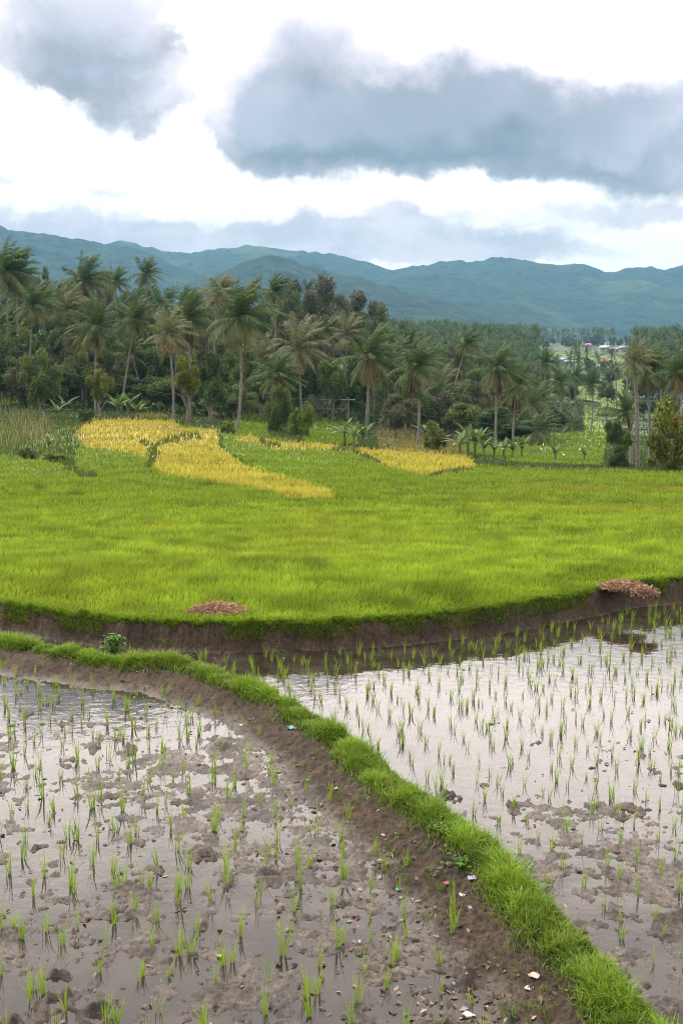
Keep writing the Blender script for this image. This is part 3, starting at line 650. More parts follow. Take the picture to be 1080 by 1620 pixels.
def leaf_shape(L, W, droop, n=6):
    """ovate leaf along +x, returns V, quads"""
    V = []; 
    for i in range(n+1):
        t = i/n; w = W*math.sin(math.pi*min(1, t*.92+.06))**.8; z = -droop*t*t*L
        V += [(t*L, -w/2, z+.12*w), (t*L, 0, z), (t*L, w/2, z+.12*w)]
    V = np.array(V); f = []
    for i in range(n):
        for k in (0, 1): f.append((i*3+k, (i+1)*3+k, (i+1)*3+k+1, i*3+k+1))
    return V, np.array(f)
def rotz(V, a): c, s = math.cos(a), math.sin(a); return np.stack([V[:, 0]*c-V[:, 1]*s, V[:, 0]*s+V[:, 1]*c, V[:, 2]], 1)
def roty(V, a): c, s = math.cos(a), math.sin(a); return np.stack([V[:, 0]*c-V[:, 2]*s, V[:, 1], V[:, 0]*s+V[:, 2]*c], 1)
def weed(px, py, hm, label, seed, L=.09, n=60):
    x, y, z = ground_at(px, py); r = random.Random(seed); G = []
    for k in range(n):
        h = hm*r.random()**.8; V, f = leaf_shape(L*r.uniform(.5, 1.1), L*.42, .5); V = rotz(roty(V, r.uniform(-.2, .9)), r.uniform(0, 6.3))
        s = r.uniform(0, .11); a = r.uniform(0, 6.3); c = r.uniform(.6, 1.2); G.append((V+np.array([s*math.cos(a), s*math.sin(a), h]), f, np.array([.06*c, .15*c, .018])))
    root = empty('weed', (x, y, z), label, 'plant'); mesh_np('leaves', *merge(G), M_tree, root)
    G = []
    for k in range(7):
        a = r.uniform(0, 6.3); V, f = tube([(0, 0, -.02), (.03*math.cos(a), .03*math.sin(a), hm*.5), (.08*math.cos(a), .08*math.sin(a), hm*.95)], [.005, .004, .002], 5); G.append((V, f, np.array([.08, .13, .03])))
    mesh_np('stem', *merge(G), M_tree, root)
weed(180, 1042, .24, 'bushy broad-leaved weed standing on the left bund above the ditch', 3, .08, 130)
weed(822, 1392, .10, 'low clover-like weed at the right side of the bund grass', 4, .035, 70)
weed(728, 1375, .07, 'small round-leaved weed at the left rim of the bund grass', 6, .04, 40)
weed(700, 1322, .08, 'small pale-topped weed on the crest of the bund', 9, .035, 40)

# ---------------------------------------------------------------- coconut palms
def palm_crown(seed, nf=30, hang=.35, pale=0., st=26, wind=(.42, .1), wx=1., lw=.012):
    r = np.random.default_rng(seed); G = []; D_ = []
    for k in range(nf):
        t = k/(nf-1); az = k*2.39996+r.normal(0, .2); el = R(86-128*t**1.15+r.normal(0, 8)); L = r.uniform(.85, 1.08)*(1 if t < .8 else .85)
        p = np.zeros(3); d = np.array([math.cos(az)*math.cos(el), math.sin(az)*math.cos(el), math.sin(el)]); pts = [p.copy()]; tg = [d.copy()]; ns = 10
        for s in range(ns):
            d = d+np.array([wind[0]*wx*.16, wind[1]*.1, -.038-.125*(s/ns)]); d /= np.linalg.norm(d); p = p+d*L/ns; pts.append(p.copy()); tg.append(d.copy())
        pts = np.array(pts); tg = np.array(tg); old = max(0, (t-.62)/.38)
        cg = np.array([.046, .082, .026])*(.8+.5*r.random()); cy = np.array([.13, .115, .045]); col = cg*(1-old*.75)+cy*old*.75
        if pale: col = col*(1-pale)+np.array([.17, .155, .10])*pale
        V, f = tube(pts, np.linspace(.013, .003, ns+1), 3); G.append((V, f, np.array([.12, .12, .06])*(1-.4*old)))
        s_ = np.linspace(.10, .99, st); q = s_*ns; i = np.minimum(q.astype(int), ns-1); a = (q-i)[:, None]; P = pts[i]*(1-a)+pts[i+1]*a; T = tg[i]*(1-a)+tg[i+1]*a
        for sd in (-1, 1):
            side = np.cross(T, [0, 0, 1.]); side /= np.linalg.norm(side, axis=1)[:, None]+1e-6
            ll = (.25*np.sin(np.pi*(s_*.80+.16))**.7*r.uniform(.8, 1.15, st))[:, None]
            dr = side*sd*.75+T*.62+np.array([wind[0]*.45*wx, 0, -.30])+r.normal(0, .09, (st, 3)); dr /= np.linalg.norm(dr, axis=1)[:, None]
            m = P+dr*ll*.5; e = P+dr*ll+np.array([wind[0]*.12*wx, 0, -.30])*ll; w = T*lw
            V = np.stack([P-w*.6, P+w*.6, m+w, m-w, e], 1).reshape(-1, 3); b = np.arange(st)[:, None]*5
            cc = np.repeat(col*(.75+.5*r.random((st, 1))), 5, 0); cc[4::5] = cc[4::5]*.7+np.array([.12, .09, .04])*.25*(.4+old)
            G.append((V, [b+np.array([[0, 1, 2, 3]]), b+np.array([[3, 2, 4]])], cc))
    return merge(G)
def palm_skirt(seed, n=9, L=.75, col=(.11, .065, .045)):
    r = np.random.default_rng(seed); G = []
    for k in range(n):
        az = r.uniform(0, 6.3); x = math.cos(az)*.05; y = math.sin(az)*.05; l = L*r.uniform(.6, 1.1)
        pts = np.array([(x*(1+2.4*s), y*(1+2.4*s), -s*l+.02) for s in np.linspace(0, 1, 6)]); c = np.array(col)*r.uniform(.7, 1.6)
        V, f = tube(pts, [.012]*5+[.004], 3); G.append((V, f, c))
        for j in range(16):
            s = r.uniform(.15, 1); p = np.array([x*(1+2.4*s), y*(1+2.4*s), -s*l]); a = r.uniform(0, 6.3); o = np.array([math.cos(a)*.07, math.sin(a)*.07, -.18*r.uniform(.5, 1.2)])
            w = np.array([-math.sin(a), math.cos(a), 0])*.014; G.append((np.stack([p-w, p+w, p+o]), np.array([[0, 1, 2]]), c*r.uniform(.7, 1.3)))
    return merge(G)
def nuts(seed):
    r = np.random.default_rng(seed); G = []
    for k in range(9):
        a = r.uniform(0, 6.3); c = np.array([math.cos(a)*.065, math.sin(a)*.065, -.05-.05*r.random()]); rings = []
        for i in range(1, 5):
            th = math.pi*i/5; rings.append([(math.sin(th)*.028*math.cos(b), math.sin(th)*.028*math.sin(b), math.cos(th)*.034) for b in np.linspace(0, 2*math.pi, 8)[:-1]])
        V = np.concatenate([np.array([[0, 0, .034]]), np.array(rings).reshape(-1, 3), np.array([[0, 0, -.034]])])+c; n = 7
        tri = [(0, 1+b, 1+(b+1) % n) for b in range(n)]+[(29, 22+(b+1) % n, 22+b) for b in range(n)]; qd = [(1+i*n+b, 1+(i+1)*n+b, 1+(i+1)*n+(b+1) % n, 1+i*n+(b+1) % n) for i in range(3) for b in range(n)]
        G.append((V, [np.array(tri), np.array(qd)], np.array([.16, .10, .03]) if k % 2 else np.array([.08, .11, .03])))
    return merge(G)
CROWN = {}
for v in range(6): CROWN['g%d' % v] = mesh_np('crown', *palm_crown(40+v, 30+v % 3*2, wx=(.6, 1., 1.3, .9, -.3, .4)[v]), M_palm, link=False)
for v in range(3): CROWN['p%d' % v] = mesh_np('crown', *palm_crown(60+v, 25+2*v, pale=(.5, .75, .6)[v], wx=(1., 1.2, .7)[v]), M_palm, link=False)
for v in range(4): CROWN['s%d' % v] = mesh_np('crown', *palm_crown(80+v, 20, st=14, lw=.022, wx=(.4, 1., -.2, .8)[v]), M_palm, link=False)
SKIRT = [mesh_np('dead_fronds', *palm_skirt(5, 6, .55), M_dry, link=False), mesh_np('dead_fronds', *palm_skirt(6, 14, .95, (.085, .055, .045)), M_dry, link=False), mesh_np('dead_fronds', *palm_skirt(7, 5, .5, (.30, .10, .045)), M_dry, link=False)]
NUTS = mesh_np('coconuts', *nuts(2), M_palm, link=False)
def palm(bpx, D, cpx, cpy, Rpx, kind, label, skirt=None, group=None, nut=True, rt=.13, lean=None):
    b = atD(bpx, D); c = atD(cpx, D, cpy); Rm = Rpx*D/F*1.22; h = c[2]-b[2]
    root = empty('coconut_palm', b, label, 'palm tree', group)
    dx = c[0]-b[0]; n = 9; pts = []; r = random.Random(int(bpx*7+D))
    bow = r.uniform(-.02, .04)*h
    for i in range(n):
        t = i/(n-1); pts.append((dx*t**1.5+bow*math.sin(math.pi*t), .3*math.sin(2*t), -.3+(h+.3)*t))
    rad = [rt*(1.45 if i == 0 else 1.08-.45*i/(n-1))*max(1, D/160) for i in range(n)]
    V, f = tube(pts, rad, 8); mesh_np('trunk', V, f, None, M_trunk, root, smooth=True)
    top = pts[-1]
    def part(nm, me, s, rz, dz=0):
        o = obj(nm, me, root); o.location = (top[0], top[1], top[2]+dz); o.scale = (s, s, s); o.rotation_euler = (0, 0, rz); return o
    part('crown', CROWN[kind], Rm, r.uniform(-.35, .35))
    if skirt is not None: part('dead_fronds', SKIRT[skirt], Rm, r.uniform(0, 6), 0)
    if nut: part('coconuts', NUTS, Rm*.9, r.uniform(0, 6))
    return root
HERO = [
 (375,98,378,505,62,'g1','tallest dark coconut palm with a straight pale trunk rising from the golden rice',0),
 (4,150,8,430,46,'g2','tall coconut palm cut by the left edge of the picture',0),
 (36,152,26,437,36,'g1','coconut palm just right of the one at the left edge, wind-swept top',0),
 (47,140,52,485,38,'g1','dark coconut palm low at the far left with a straight trunk',0),
 (120,175,133,446,42,'g3','yellow-tinged coconut palm topping the left grove',0),
 (178,190,182,446,24,'g0','small dark palm top right of the yellow-tinged grove palm',None),
 (232,180,230,433,25,'g1','slim lone palm standing highest in front of the mountain at left',0),
 (151,128,152,518,44,'g4','starburst coconut palm with open fronds above the mango tree clump',0),
 (112,150,108,492,40,'p0','pale yellowish palm between the starburst palm and the far left',2),
 (192,132,213,508,38,'g0','coconut palm with a trunk leaning to the right, behind the banana plants',0),
 (228,142,205,560,26,'g5','short leaning palm right of the starburst palm',0),
 (273,104,264,528,40,'p0','greyish palm with orange dead fronds and a pale trunk beside the golden rice',2),
 (300,112,297,505,46,'g3','broad dark-stemmed palm between the orange-fronded palm and the tallest palm',1),
 (334,128,345,466,34,'p1','pale wind-torn palm top left behind the tallest palm',None),
 (430,175,433,463,30,'g2','palm behind and right of the tallest palm, leaning in the wind',0),
 (478,140,472,552,48,'p2','bright-stemmed palm in mid grove with arching pale ribs',2),
 (424,116,437,595,42,'g3','low dark palm with a black leaning trunk right of the tallest palm',2),
 (578,118,584,567,54,'g3','full coconut palm with a straight grey trunk in the centre clearing',2),
 (601,230,597,502,20,'g0','small palm top poking out behind the centre-clearing palm',None),
 (602,150,612,590,34,'g0','palm with thin leaning trunk right behind the centre-clearing palm',0),
 (660,105,657,583,46,'g1','coconut palm with a long brown skirt of hanging dead fronds',1),
 (716,165,722,570,34,'g0','palm with a leaning trunk right of the skirted palm',1),
 (738,150,752,606,26,'g5','small palm whose thin trunk slants to the right',0),
 (708,158,738,545,24,'g2','palm top in the grove between the skirted palm and the twin palms',None),
 (784,108,786,585,42,'g3','taller left palm of the pair standing behind the banana row',1),
 (812,116,818,612,38,'g4','lower right palm of the pair standing behind the banana row',1),
 (1011,70,1004,572,34,'p0','pale-topped palm with a thin trunk in the right palm group',None),
 (1031,84,1026,588,44,'g1','big dark palm in the right palm group with long drooping fronds',0),
 (1074,82,1074,590,42,'g3','palm with orange dead fronds cut by the right edge of the picture',2),
 (1000,76,992,652,32,'g4','low palm with spreading fronds beneath the right palm group',0),
 (935,225,935,607,22,'g5','single slim palm in the valley clearing left of the right palm group',0),
 (884,215,886,606,28,'g4','left palm of the valley clearing with starburst fronds',None),
 (910,228,909,596,20,'g0','middle palm of the valley clearing, right of the starburst one',None),
 (864,260,862,574,22,'g5','palm above the valley clearing beside the blue-roofed houses',None),
 (862,180,858,632,22,'g5','low palm right of the twin palms near the flooded plots',None)]
for h in HERO: palm(*h)

# ---------------------------------------------------------------- broadleaf trees
def leaf_crown(seed, nl, ls, ca, cb, blobs=18, flat=1.0, gap=.0, elong=1.6):
    r = np.random.default_rng(seed); G = []; bl = []
    while len(bl) < blobs:
        p = r.uniform(-1, 1, 3)
        if np.linalg.norm(p) > 1 or np.linalg.norm(p) < .35 and r.random() < .7: continue
        bl.append((p*np.array([.40, .40, .40])+np.array([0, 0, .52]), r.uniform(.07, .17)))
    bl.append((np.array([0, 0, .45]), .22))
    w = np.array([b[1]**2 for b in bl]); w /= w.sum(); k = r.choice(len(bl), nl, p=w)
    c = np.array([b[0] for b in bl])[k]; rad = np.array([b[1] for b in bl])[k]
    d = r.normal(0, 1, (nl, 3)); d /= np.linalg.norm(d, axis=1)[:, None]; P = c+d*(rad*(r.uniform(.35, 1.08, nl)))[:, None]
    P[:, 2] = np.maximum(P[:, 2], .06); a = r.normal(0, 1, (nl, 3))+d*.4+np.array([0, 0, -.25]); a /= np.linalg.norm(a, axis=1)[:, None]
    b = np.cross(a, r.normal(0, 1, (nl, 3))+d*1.5); b /= np.linalg.norm(b, axis=1)[:, None]; s = ls*r.uniform(.6, 1.3, nl)[:, None]
    V = np.stack([P-a*s*elong*.5, P+b*s*.5, P+a*s*elong*.5, P-b*s*.5], 1).reshape(-1, 3); bb = np.arange(nl)[:, None]*4
    tone = np.array([.75+.5*r.random() for _ in bl])[k][:, None]; t = np.clip(r.random((nl, 1))*.7+tone*.3-.1, 0, 1)
    C = (np.array(ca)*(1-t)+np.array(cb)*t)*tone
    return V, bb+np.array([[0, 1, 2, 3]]), np.repeat(C, 4, 0)
KIND = {'dark': ((.03, .058, .022), (.07, .115, .036)), 'mid': ((.04, .07, .02), (.10, .14, .035)), 'olive': ((.055, .080, .016), (.15, .17, .03)), 'bright': ((.05, .09, .018), (.13, .19, .028)),
        'grey': ((.050, .060, .036), (.105, .108, .065)), 'rust': ((.10, .085, .025), (.20, .16, .035)), 'forest': ((.026, .056, .022), (.075, .115, .038))}
LC = {}
for k, (a, b) in KIND.items():
    for v in range(2): LC[k, v] = mesh_np('crown', *leaf_crown(hash_ := (len(k)*31+v*7+ord(k[0])), 7000 if k != 'forest' else 5200, .030 if k != 'grey' else .022, a, b, 20, elong=1.6 if k != 'grey' else 3.0), M_tree, link=False)
def tree(name, x0, x1, ytop, D, kind, label, cat='tree', v=0, low=.0, group=None, trunk_w=.12, seed=0):
    """crown spans image columns x0..x1; its top at row ytop; low = share of the height that is bare trunk"""
    cx = (x0+x1)/2; b = atD(cx, D); t = atD(cx, D, ytop); h = t[2]-b[2]; w = (x1-x0)*D/F
    root = empty(name, b, label, cat, group); ch = h*(1-low)
    c = obj('crown', LC[kind, v], root); bu = name == 'bush'; c.location = (0, 0, h*low-(.26 if bu else .02)*h); c.scale = (w*1.05, w*.98, ch*(1.33 if bu else 1.10)); c.rotation_euler = (0, 0, random.uniform(0, 6.3) if abs(w) > 0 else 0)
    G = []; r = random.Random(seed+int(cx)); top = h*low+ch*.55
    V, f = tube([(0, 0, -.3), (r.uniform(-.1, .1)*w, 0, top*.5), (r.uniform(-.1, .1)*w, 0, top)], [trunk_w*1.3, trunk_w, trunk_w*.5], 7); G.append((V, f, np.zeros(3)))
    for k in range(6):
        a = r.uniform(0, 6.3); s = r.uniform(.35, .8)*top; e = (math.cos(a)*w*.33, math.sin(a)*w*.33, min(h*.85, s+ch*r.uniform(.2, .45)))
        V, f = tube([(0, 0, s*.9), (e[0]*.5, e[1]*.5, (s+e[2])/2+.05*h), e], [trunk_w*.55, trunk_w*.4, trunk_w*.12], 5); G.append((V, f, np.zeros(3)))
    V, f, _ = merge(G); mesh_np('trunk', V, f, None, M_bark, root, smooth=True); return root
T = [('tree', 33, 102, 546, 112, 'mid', 'dense olive-green tree on the left terrace beside the pale banana plant', 0, .08),
 ('tree', 268, 322, 566, 100, 'olive', 'small light-leaved tree with two pale trunks at the edge of the golden rice', 0, .42),
 ('tree', 304, 368, 560, 108, 'dark', 'dark green leafy tree right of the small light-leaved tree', 1, .1),
 ('bush', 346, 376, 666, 92, 'bright', 'small bright green bush left at the foot of the tallest palm', 0, 0),
 ('bush', 416, 464, 604, 104, 'mid', 'tall dark bush touching a brighter one right of the tallest palm', 1, 0),
 ('bush', 452, 504, 625, 100, 'bright', 'light green bush with an uneven top beside the tall dark bush', 1, 0),
 ('bush', 660, 712, 668, 92, 'olive', 'round olive-yellow bush at the far edge of the field by the skirted palm', 0, 0),
 ('tree', 138, 182, 588, 105, 'olive', 'thin-crowned small tree at the corner of the golden rice', 1, .3),
 ('tree', 955, 990, 655, 70, 'dark', 'dark round-headed small tree in front of the right palm group', 0, .35),
 ('tree', 972, 1004, 678, 72, 'mid', 'thin small tree squeezed behind the dark round-headed one', 1, .3),
 ('bush', 962, 1002, 705, 66, 'dark', 'low dark bush under the round-headed small tree', 1, 0),
 ('bush', 1012, 1112, 634, 62, 'olive', 'large olive bush at the right edge of the green field', 0, 0),
 ('tree', 1040, 1100, 632, 66, 'rust', 'rust-topped tree rising behind the large olive bush', 0, .3),
 ('tree', 466, 566, 426, 235, 'grey', 'tallest feathery grey-brown tree in the middle of the grove', 0, .3),
 ('tree', 424, 512, 452, 228, 'grey', 'feathery grey tree on the left side of the tallest feathery one', 1, .3),
 ('tree', 524, 612, 470, 240, 'grey', 'feathery grey tree on the right side of the tallest feathery one', 1, .3),
 ('tree', 474, 552, 492, 205, 'grey', 'lower feathery grey tree in front of the tallest feathery one', 0, .25),
 ('bush', 118, 152, 640, 100, 'dark', 'narrow dark bush beside the corner of the golden rice', 0, 0),
 ('bush', 26, 60, 705, 60, 'mid', 'low scrubby bush on the dike at the far left', 0, 0),
 ('bush', 58, 112, 712, 58, 'bright', 'spreading green bush under the small banana plant on the left dike', 1, 0),
 ('bush', 226, 252, 716, 80, 'mid', 'small rounded bush on the dike inside the golden rice', 1, 0)]
for n_, x0, x1, yt, D, k, lab, v, low in T: tree(n_, x0, x1, yt, D, k, lab, 'bush' if n_ == 'bush' else 'tree', v, low)

# grove behind: fill trees and palms up to the outline of the forest
SKY = np.array([(-60,385),(0,400),(50,424),(100,428),(150,424),(200,440),(250,450),(300,456),(350,450),(400,458),(440,455),(500,452),(560,474),(600,500),(640,510),(700,524),(760,538),(840,556),(880,580)], float)
r = random.Random(5)
LM = [(-10,'the far left palms'),(65,'the dense olive-green tree'),(150,'the starburst palm'),(228,'the slim lone palm'),(264,'the orange-fronded palm'),(340,'the dark leafy tree'),(378,'the tallest palm'),(430,'the wind-leaning palm'),(472,'the bright-stemmed palm'),(515,'the tallest feathery tree'),(584,'the centre-clearing palm'),(657,'the skirted palm'),(722,'the tilted palm'),(786,'the twin palms'),(862,'the flooded plots')]
FILL = []
ADJ = {'forest': 'deep green', 'dark': 'dark', 'grey': 'feathery grey', 'mid': 'olive-green'}
def sky(px): return float(np.interp(px, SKY[:, 0], SKY[:, 1]))
for D, x0, x1, step, drop in ((300,-50,640,17,0),(235,-60,720,20,10),(180,-60,800,23,42),(150,-60,400,28,75),(155,500,860,26,62),(138,-40,410,22,128),(138,600,850,24,100),(165,-60,860,26,92),(330,600,880,17,14)):
    px = x0
    while px < x1:
        px += step*r.uniform(.7, 1.3); top = sky(px)+drop+r.uniform(-4, 26); Dj = D*r.uniform(.94, 1.06)
        row = {300: 'farthest', 330: 'farthest', 235: 'far', 180: 'middle', 165: 'lower', 138: 'nearest'}.get(D, 'front'); lm = min(LM, key=lambda q: abs(q[0]-px))[1]
        side = 'left' if px < 330 else ('middle' if px < 600 else 'right')
        if D == 155 and 528 < px < 560: continue
        if D == 138 and 470 < px < 600: continue
        if r.random() < (.42 if D > 138 else .12):
            kk = r.choice(['s0', 's1', 's2', 's3', 'p2'])
            o = palm(px+r.uniform(-6, 6), Dj, px, top+16*180/D, 32*180/D*r.uniform(.8, 1.15), kk, '%s coconut palm in the %s row behind %s' % ('pale' if kk[0] == 'p' else 'grey-green', row, lm), group='grove palms in the %s part' % side, nut=False); FILL.append((px, o))
        else:
            w = r.uniform(40, 66)*190/D*.5
            kk = r.choice(['forest', 'forest', 'dark', 'dark', 'grey', 'mid', 'mid'])
            o = tree('tree', px-w, px+w, top+2, Dj, kk, '%s tree in the %s row behind %s' % (ADJ[kk], row, lm), 'tree', r.randrange(2), r.choice([.25, .35, .45]) if D > 200 else r.choice([.05, .15, .25]), 'grove trees in the %s part' % side); FILL.append((px, o))
def dedupe(lst):
    by = {}
    for px, o in lst: by.setdefault(o['label'], []).append((px, o))
    for lab, v in by.items():
        if len(v) == 2: names = ['left one of two: ', 'right one of two: ']
        elif len(v) == 3: names = ['leftmost of three: ', 'middle of three: ', 'rightmost of three: ']
        else: names = ['%s of %d, left to right: ' % (w, len(v)) for w in ('first', 'second', 'third', 'fourth', 'fifth', 'sixth', 'seventh', 'eighth', 'ninth', 'tenth', 'eleventh', 'twelfth', 'thirteenth', 'fourteenth')]
        if len(v) > 1:
            for nm, (px, o) in zip(names, sorted(v, key=lambda q: q[0])): o['label'] = nm+lab
dedupe(FILL)
# smaller trees scattered over the valley at the right
VAL = []
for px, D, top, kd in ((840,300,590,'mid'),(856,330,580,'dark'),(905,330,603,'forest'),(960,330,600,'mid'),(868,205,640,'mid'),(884,205,652,'dark'),(900,420,586,'dark'),(930,430,583,'forest'),(965,440,580,'forest'),(1000,420,585,'mid'),(1040,420,590,'dark'),(1075,400,592,'forest'),(1020,260,628,'dark'),(1062,250,625,'forest'),(846,240,628,'dark')):
    w = r.uniform(13, 24); VAL.append((px, tree('tree', px-w, px+w, top, D, kd, 'small %s tree in the %s of the right valley' % (ADJ[kd], 'front' if D < 270 else ('middle' if D < 350 else 'back')), 'tree', r.randrange(2), .2, 'small trees in the right valley')))
for px, D, top in ((844,420,574),(875,450,568),(915,500,566),(950,420,575),(990,400,572),(1020,420,575),(1052,430,570),(1078,420,572),(845,330,590),(1045,300,592),(975,300,588)):
    VAL.append((px, palm(px, D, px+r.uniform(-3, 3), top+r.uniform(-3, 6), r.uniform(11, 15), r.choice(['s0', 's1', 's2', 's3']), 'small distant palm in the %s of the right valley' % ('front' if D < 350 else 'back'), group='small palms in the right valley', nut=False)))
dedupe(VAL)

# undergrowth at the foot of the grove
def undergrowth():
    n = 60000; G = []; D = RNG.uniform(128, 320, n); u = RNG.uniform(-.37, .22, n); x = u*D; px = 540+F*u; 
    edge = np.interp(px, [-60, 0, 120, 200, 340, 420, 520, 640, 760, 900], [150, 150, 140, 124, 120, 170, 165, 160, 160, 200])
    k = (D > edge); x, D, px = x[k], D[k], px[k]; n = len(x); z = Zfar(x, D); hh = 3.5*fbm(x/5, D/5, 3)
    P = np.stack([x, D, z+hh*RNG.random(n)**.8], 1); a = RNG.normal(0, 1, (n, 3)); a /= np.linalg.norm(a, axis=1)[:, None]; b = np.cross(a, RNG.normal(0, 1, (n, 3))); b /= np.linalg.norm(b, axis=1)[:, None]
    s = RNG.uniform(.2, .55, n)[:, None]; V = np.stack([P-a*s, P+b*s*.6, P+a*s, P-b*s*.6], 1).reshape(-1, 3)
    C = pal(n, (.022, .040, .016), (.06, .085, .03)); stuff(mesh_np('undergrowth', V, np.arange(n)[:, None]*4+np.array([[0, 1, 2, 3]]), np.repeat(C, 4, 0), M_tree), 'dark shrubby undergrowth at the foot of the palm grove', 'undergrowth')
undergrowth()

# far wood of palms beyond the valley
def far_wood():
    r2 = np.random.default_rng(9); G = []; cr = [palm_crown(200+v, 13, st=7, wx=.6, lw=.05) for v in range(3)]; lf = [leaf_crown(220+v, 260, .12, (.03, .05, .022), (.085, .10, .045), 9) for v in range(3)]
    def put(px, D, hm, kind):
        b = atD(px, D); v = int(r2.integers(0, 3))
        if kind:
            V, f, C = cr[v]; s = 4.6*r2.uniform(.8, 1.2); hm = hm*1.25; V = rotz(V, r2.uniform(0, 6.3))*s*np.array([1, 1, 1])+np.array([b[0], b[1], b[2]+hm]); G.append((V, f, C*1.0))
            V, f = tube([(b[0], b[1], b[2]-1), (b[0]+.3, b[1], b[2]+hm)], [.2, .16], 4); G.append((V, f, np.array([.07, .07, .055])))
        else:
            V, f, C = lf[v]; s = hm*r2.uniform(.7, 1.1); G.append((rotz(V, r2.uniform(0, 6.3))*np.array([s, s, hm*1.0])+np.array(b), f, C))
    for i in range(1200):
        D = r2.uniform(520, 900); px = r2.uniform(560, 1180)
        if 850 < px < 1000: continue
        k = r2.random() < .75; put(px, D, r2.uniform(8, 14) if k else r2.uniform(6, 11), k)
    for i in range(500):
        D = r2.uniform(900, 1400); px = r2.uniform(660, 1250)
        if 860 < px < 990 and D < 1120: continue
        put(px, D, r2.uniform(9, 15), r2.random() < .6)
    for i in range(500):
        D = r2.uniform(400, 560); px = r2.uniform(620, 1180)
        if 845 < px < 1010 and (D < 500 or r2.random() < .6): continue
        put(px, D, r2.uniform(6, 11), r2.random() < .4)
    stuff(mesh_np('far_wood', *merge(G), M_tree), 'distant belt of palms and trees below the mountains', 'wood')
far_wood()

# ---------------------------------------------------------------- banana plants
def banana_geo(seed, n=8, torn=.2):
    r = random.Random(seed); G = []
    for k in range(n):
        V, f = leaf_shape(r.uniform(.7, 1.05), .24, r.uniform(.15, .7), 8); el = R(r.uniform(25, 85)); c = r.uniform(.7, 1.3)
        V = rotz(roty(V, el), k*2.4+r.uniform(-.3, .3)); G.append((V+np.array([0, 0, .55]), f, np.array([.06, .11, .035])*c if r.random() > .25 else np.array([.12, .165, .075])*c))
    return merge(G)
BAN = [mesh_np('leaves', *banana_geo(30+v), M_tree, link=False) for v in range(5)]
V_, f_ = tube([(0, 0, -.1), (.02, 0, .3), (0, 0, .62)], [.075, .06, .045], 8); BSTEM = mesh_np('stem', V_, f_, np.full((len(V_), 3), 1.)*np.array([.14, .15, .07]), M_tree, link=False, smooth=True)
for i, (px, D, top, lab) in enumerate(((90,104,630,'banana plant with pale leaves on the terrace beside the dense olive tree'),(75,66,684,'small bright yellow-green banana plant on the left dike'),(186,112,606,'left banana plant of the trio behind the golden rice'),(203,116,600,'darker rearmost banana plant of the trio behind the golden rice'),(218,108,630,'lowest and broadest banana plant of the trio behind the golden rice'),(103,112,582,'slim banana plant against the right side of the dense olive tree'),
  (545,90,658,'tall blue-green banana plant at the left of the centre clump'),(560,88,664,'bushy banana plant in the middle of the centre clump'),(574,89,668,'banana plant with upright leaves at the right of the centre clump'),(672,112,655,'blue-green banana plant behind the round olive-yellow bush'),(614,84,692,'tiny dark banana plant between the centre clump and the round bush'),
  (728,84,678,'banana plant nearest the round bush in the long banana row'),(741,86,668,'banana plant with one tall pale upright leaf in the long row'),(752,84,676,'dull green banana plant third in the long row'),(766,82,688,'pale banana plant under the taller twin palm'),(782,83,692,'low banana plant between the twin palms'),(798,82,690,'pale-leaved banana plant right of the taller twin palm'),(812,82,692,'banana plant under the lower twin palm'),(826,84,690,'dark banana plant closing the right end of the long row'),
  (879,80,700,'banana plant with fan of upright leaves alone beside the white water plot'),(926,82,704,'faint small banana plant in the grass near the dark round-headed tree'),(696,96,680,'half-hidden banana plant right behind the round bush'))):
    b = atD(px, D); h = min(2.7, max(.8, atD(px, D, top)[2]-b[2])); root = empty('banana_plant', b, lab, 'banana plant')
    for nm, me in (('leaves', BAN[i % 5]), ('stem', BSTEM)):
        o = obj(nm, me, root); o.scale = (h*.78, h*.78, h/1.35); o.rotation_euler = (0, 0, i*1.3)

# dry stalks on the weedy plot at the left
def stalks():
    n = 900; x = []; 
    px = RNG.uniform(-60, 135, n); py = RNG.uniform(655, 712, n); D = np.array([at(a, b)[1] for a, b in zip(px[:300], py[:300])]); D = np.resize(D, n)+RNG.normal(0, 1.5, n); X = (px-540)/F*D; Z = Zfar(X, D)
    H = RNG.uniform(.5, 1.7, n)*np.clip((115-px)/60, .25, 1); t = RNG.random((n, 1)); c1 = np.array([.30, .25, .16])*(1-t)+np.array([.12, .16, .05])*t
    V, Fc, C = blades(np.stack([X, D, Z], 1), H, .05, RNG.uniform(-.9, .9, n), RNG.uniform(.05, .5, n), RNG.uniform(0, 6.3, n), c1*.7, c1)
    stuff(mesh_np('dry_stalks', V, Fc, C, M_dry), 'dried upright maize stalks among weeds on the plot at the left edge', 'stalks')
stalks()

# ---------------------------------------------------------------- egrets, houses, pole and wires, far plots of water
def egret(px, D, s, lab, v):
    x, y, z = atD(px, D); m = M_white; G = []
    prof = [((-.22, 0, .30), .02), ((-.12, 0, .33), .06), ((0, 0, .37), .085), ((.10, 0, .42), .06), ((.16, 0, .52), .03), ((.13, 0, .62), .022), ((.17, 0, .70), .028), ((.21, 0, .71), .03), ((.26, 0, .70), .012), ((.36, 0, .68), .004)]
    V, f = tube([p[0] for p in prof], [p[1] for p in prof], 8); G.append((V, f, 0))
    for q in (-.03, .03):
        V2, f2 = tube([(.0, q, .36), (.03, q, .18), (0, q, 0), (.06, q, -.005)], [.012, .009, .008, .006], 5); G.append((V2, f2, 0))
    V, f, _ = merge([(a, b, np.zeros(3)) for a, b, c in G]); o = mesh_np('egret', V*s, f, None, m, smooth=True); o.location = (x, y, z+.15); o.rotation_euler = (0, 0, v); tag(o, lab, 'bird', 'egrets feeding in the valley field')
M_white = mat_simple('white_feathers', (.8, .8, .78), .7, 5, .05)
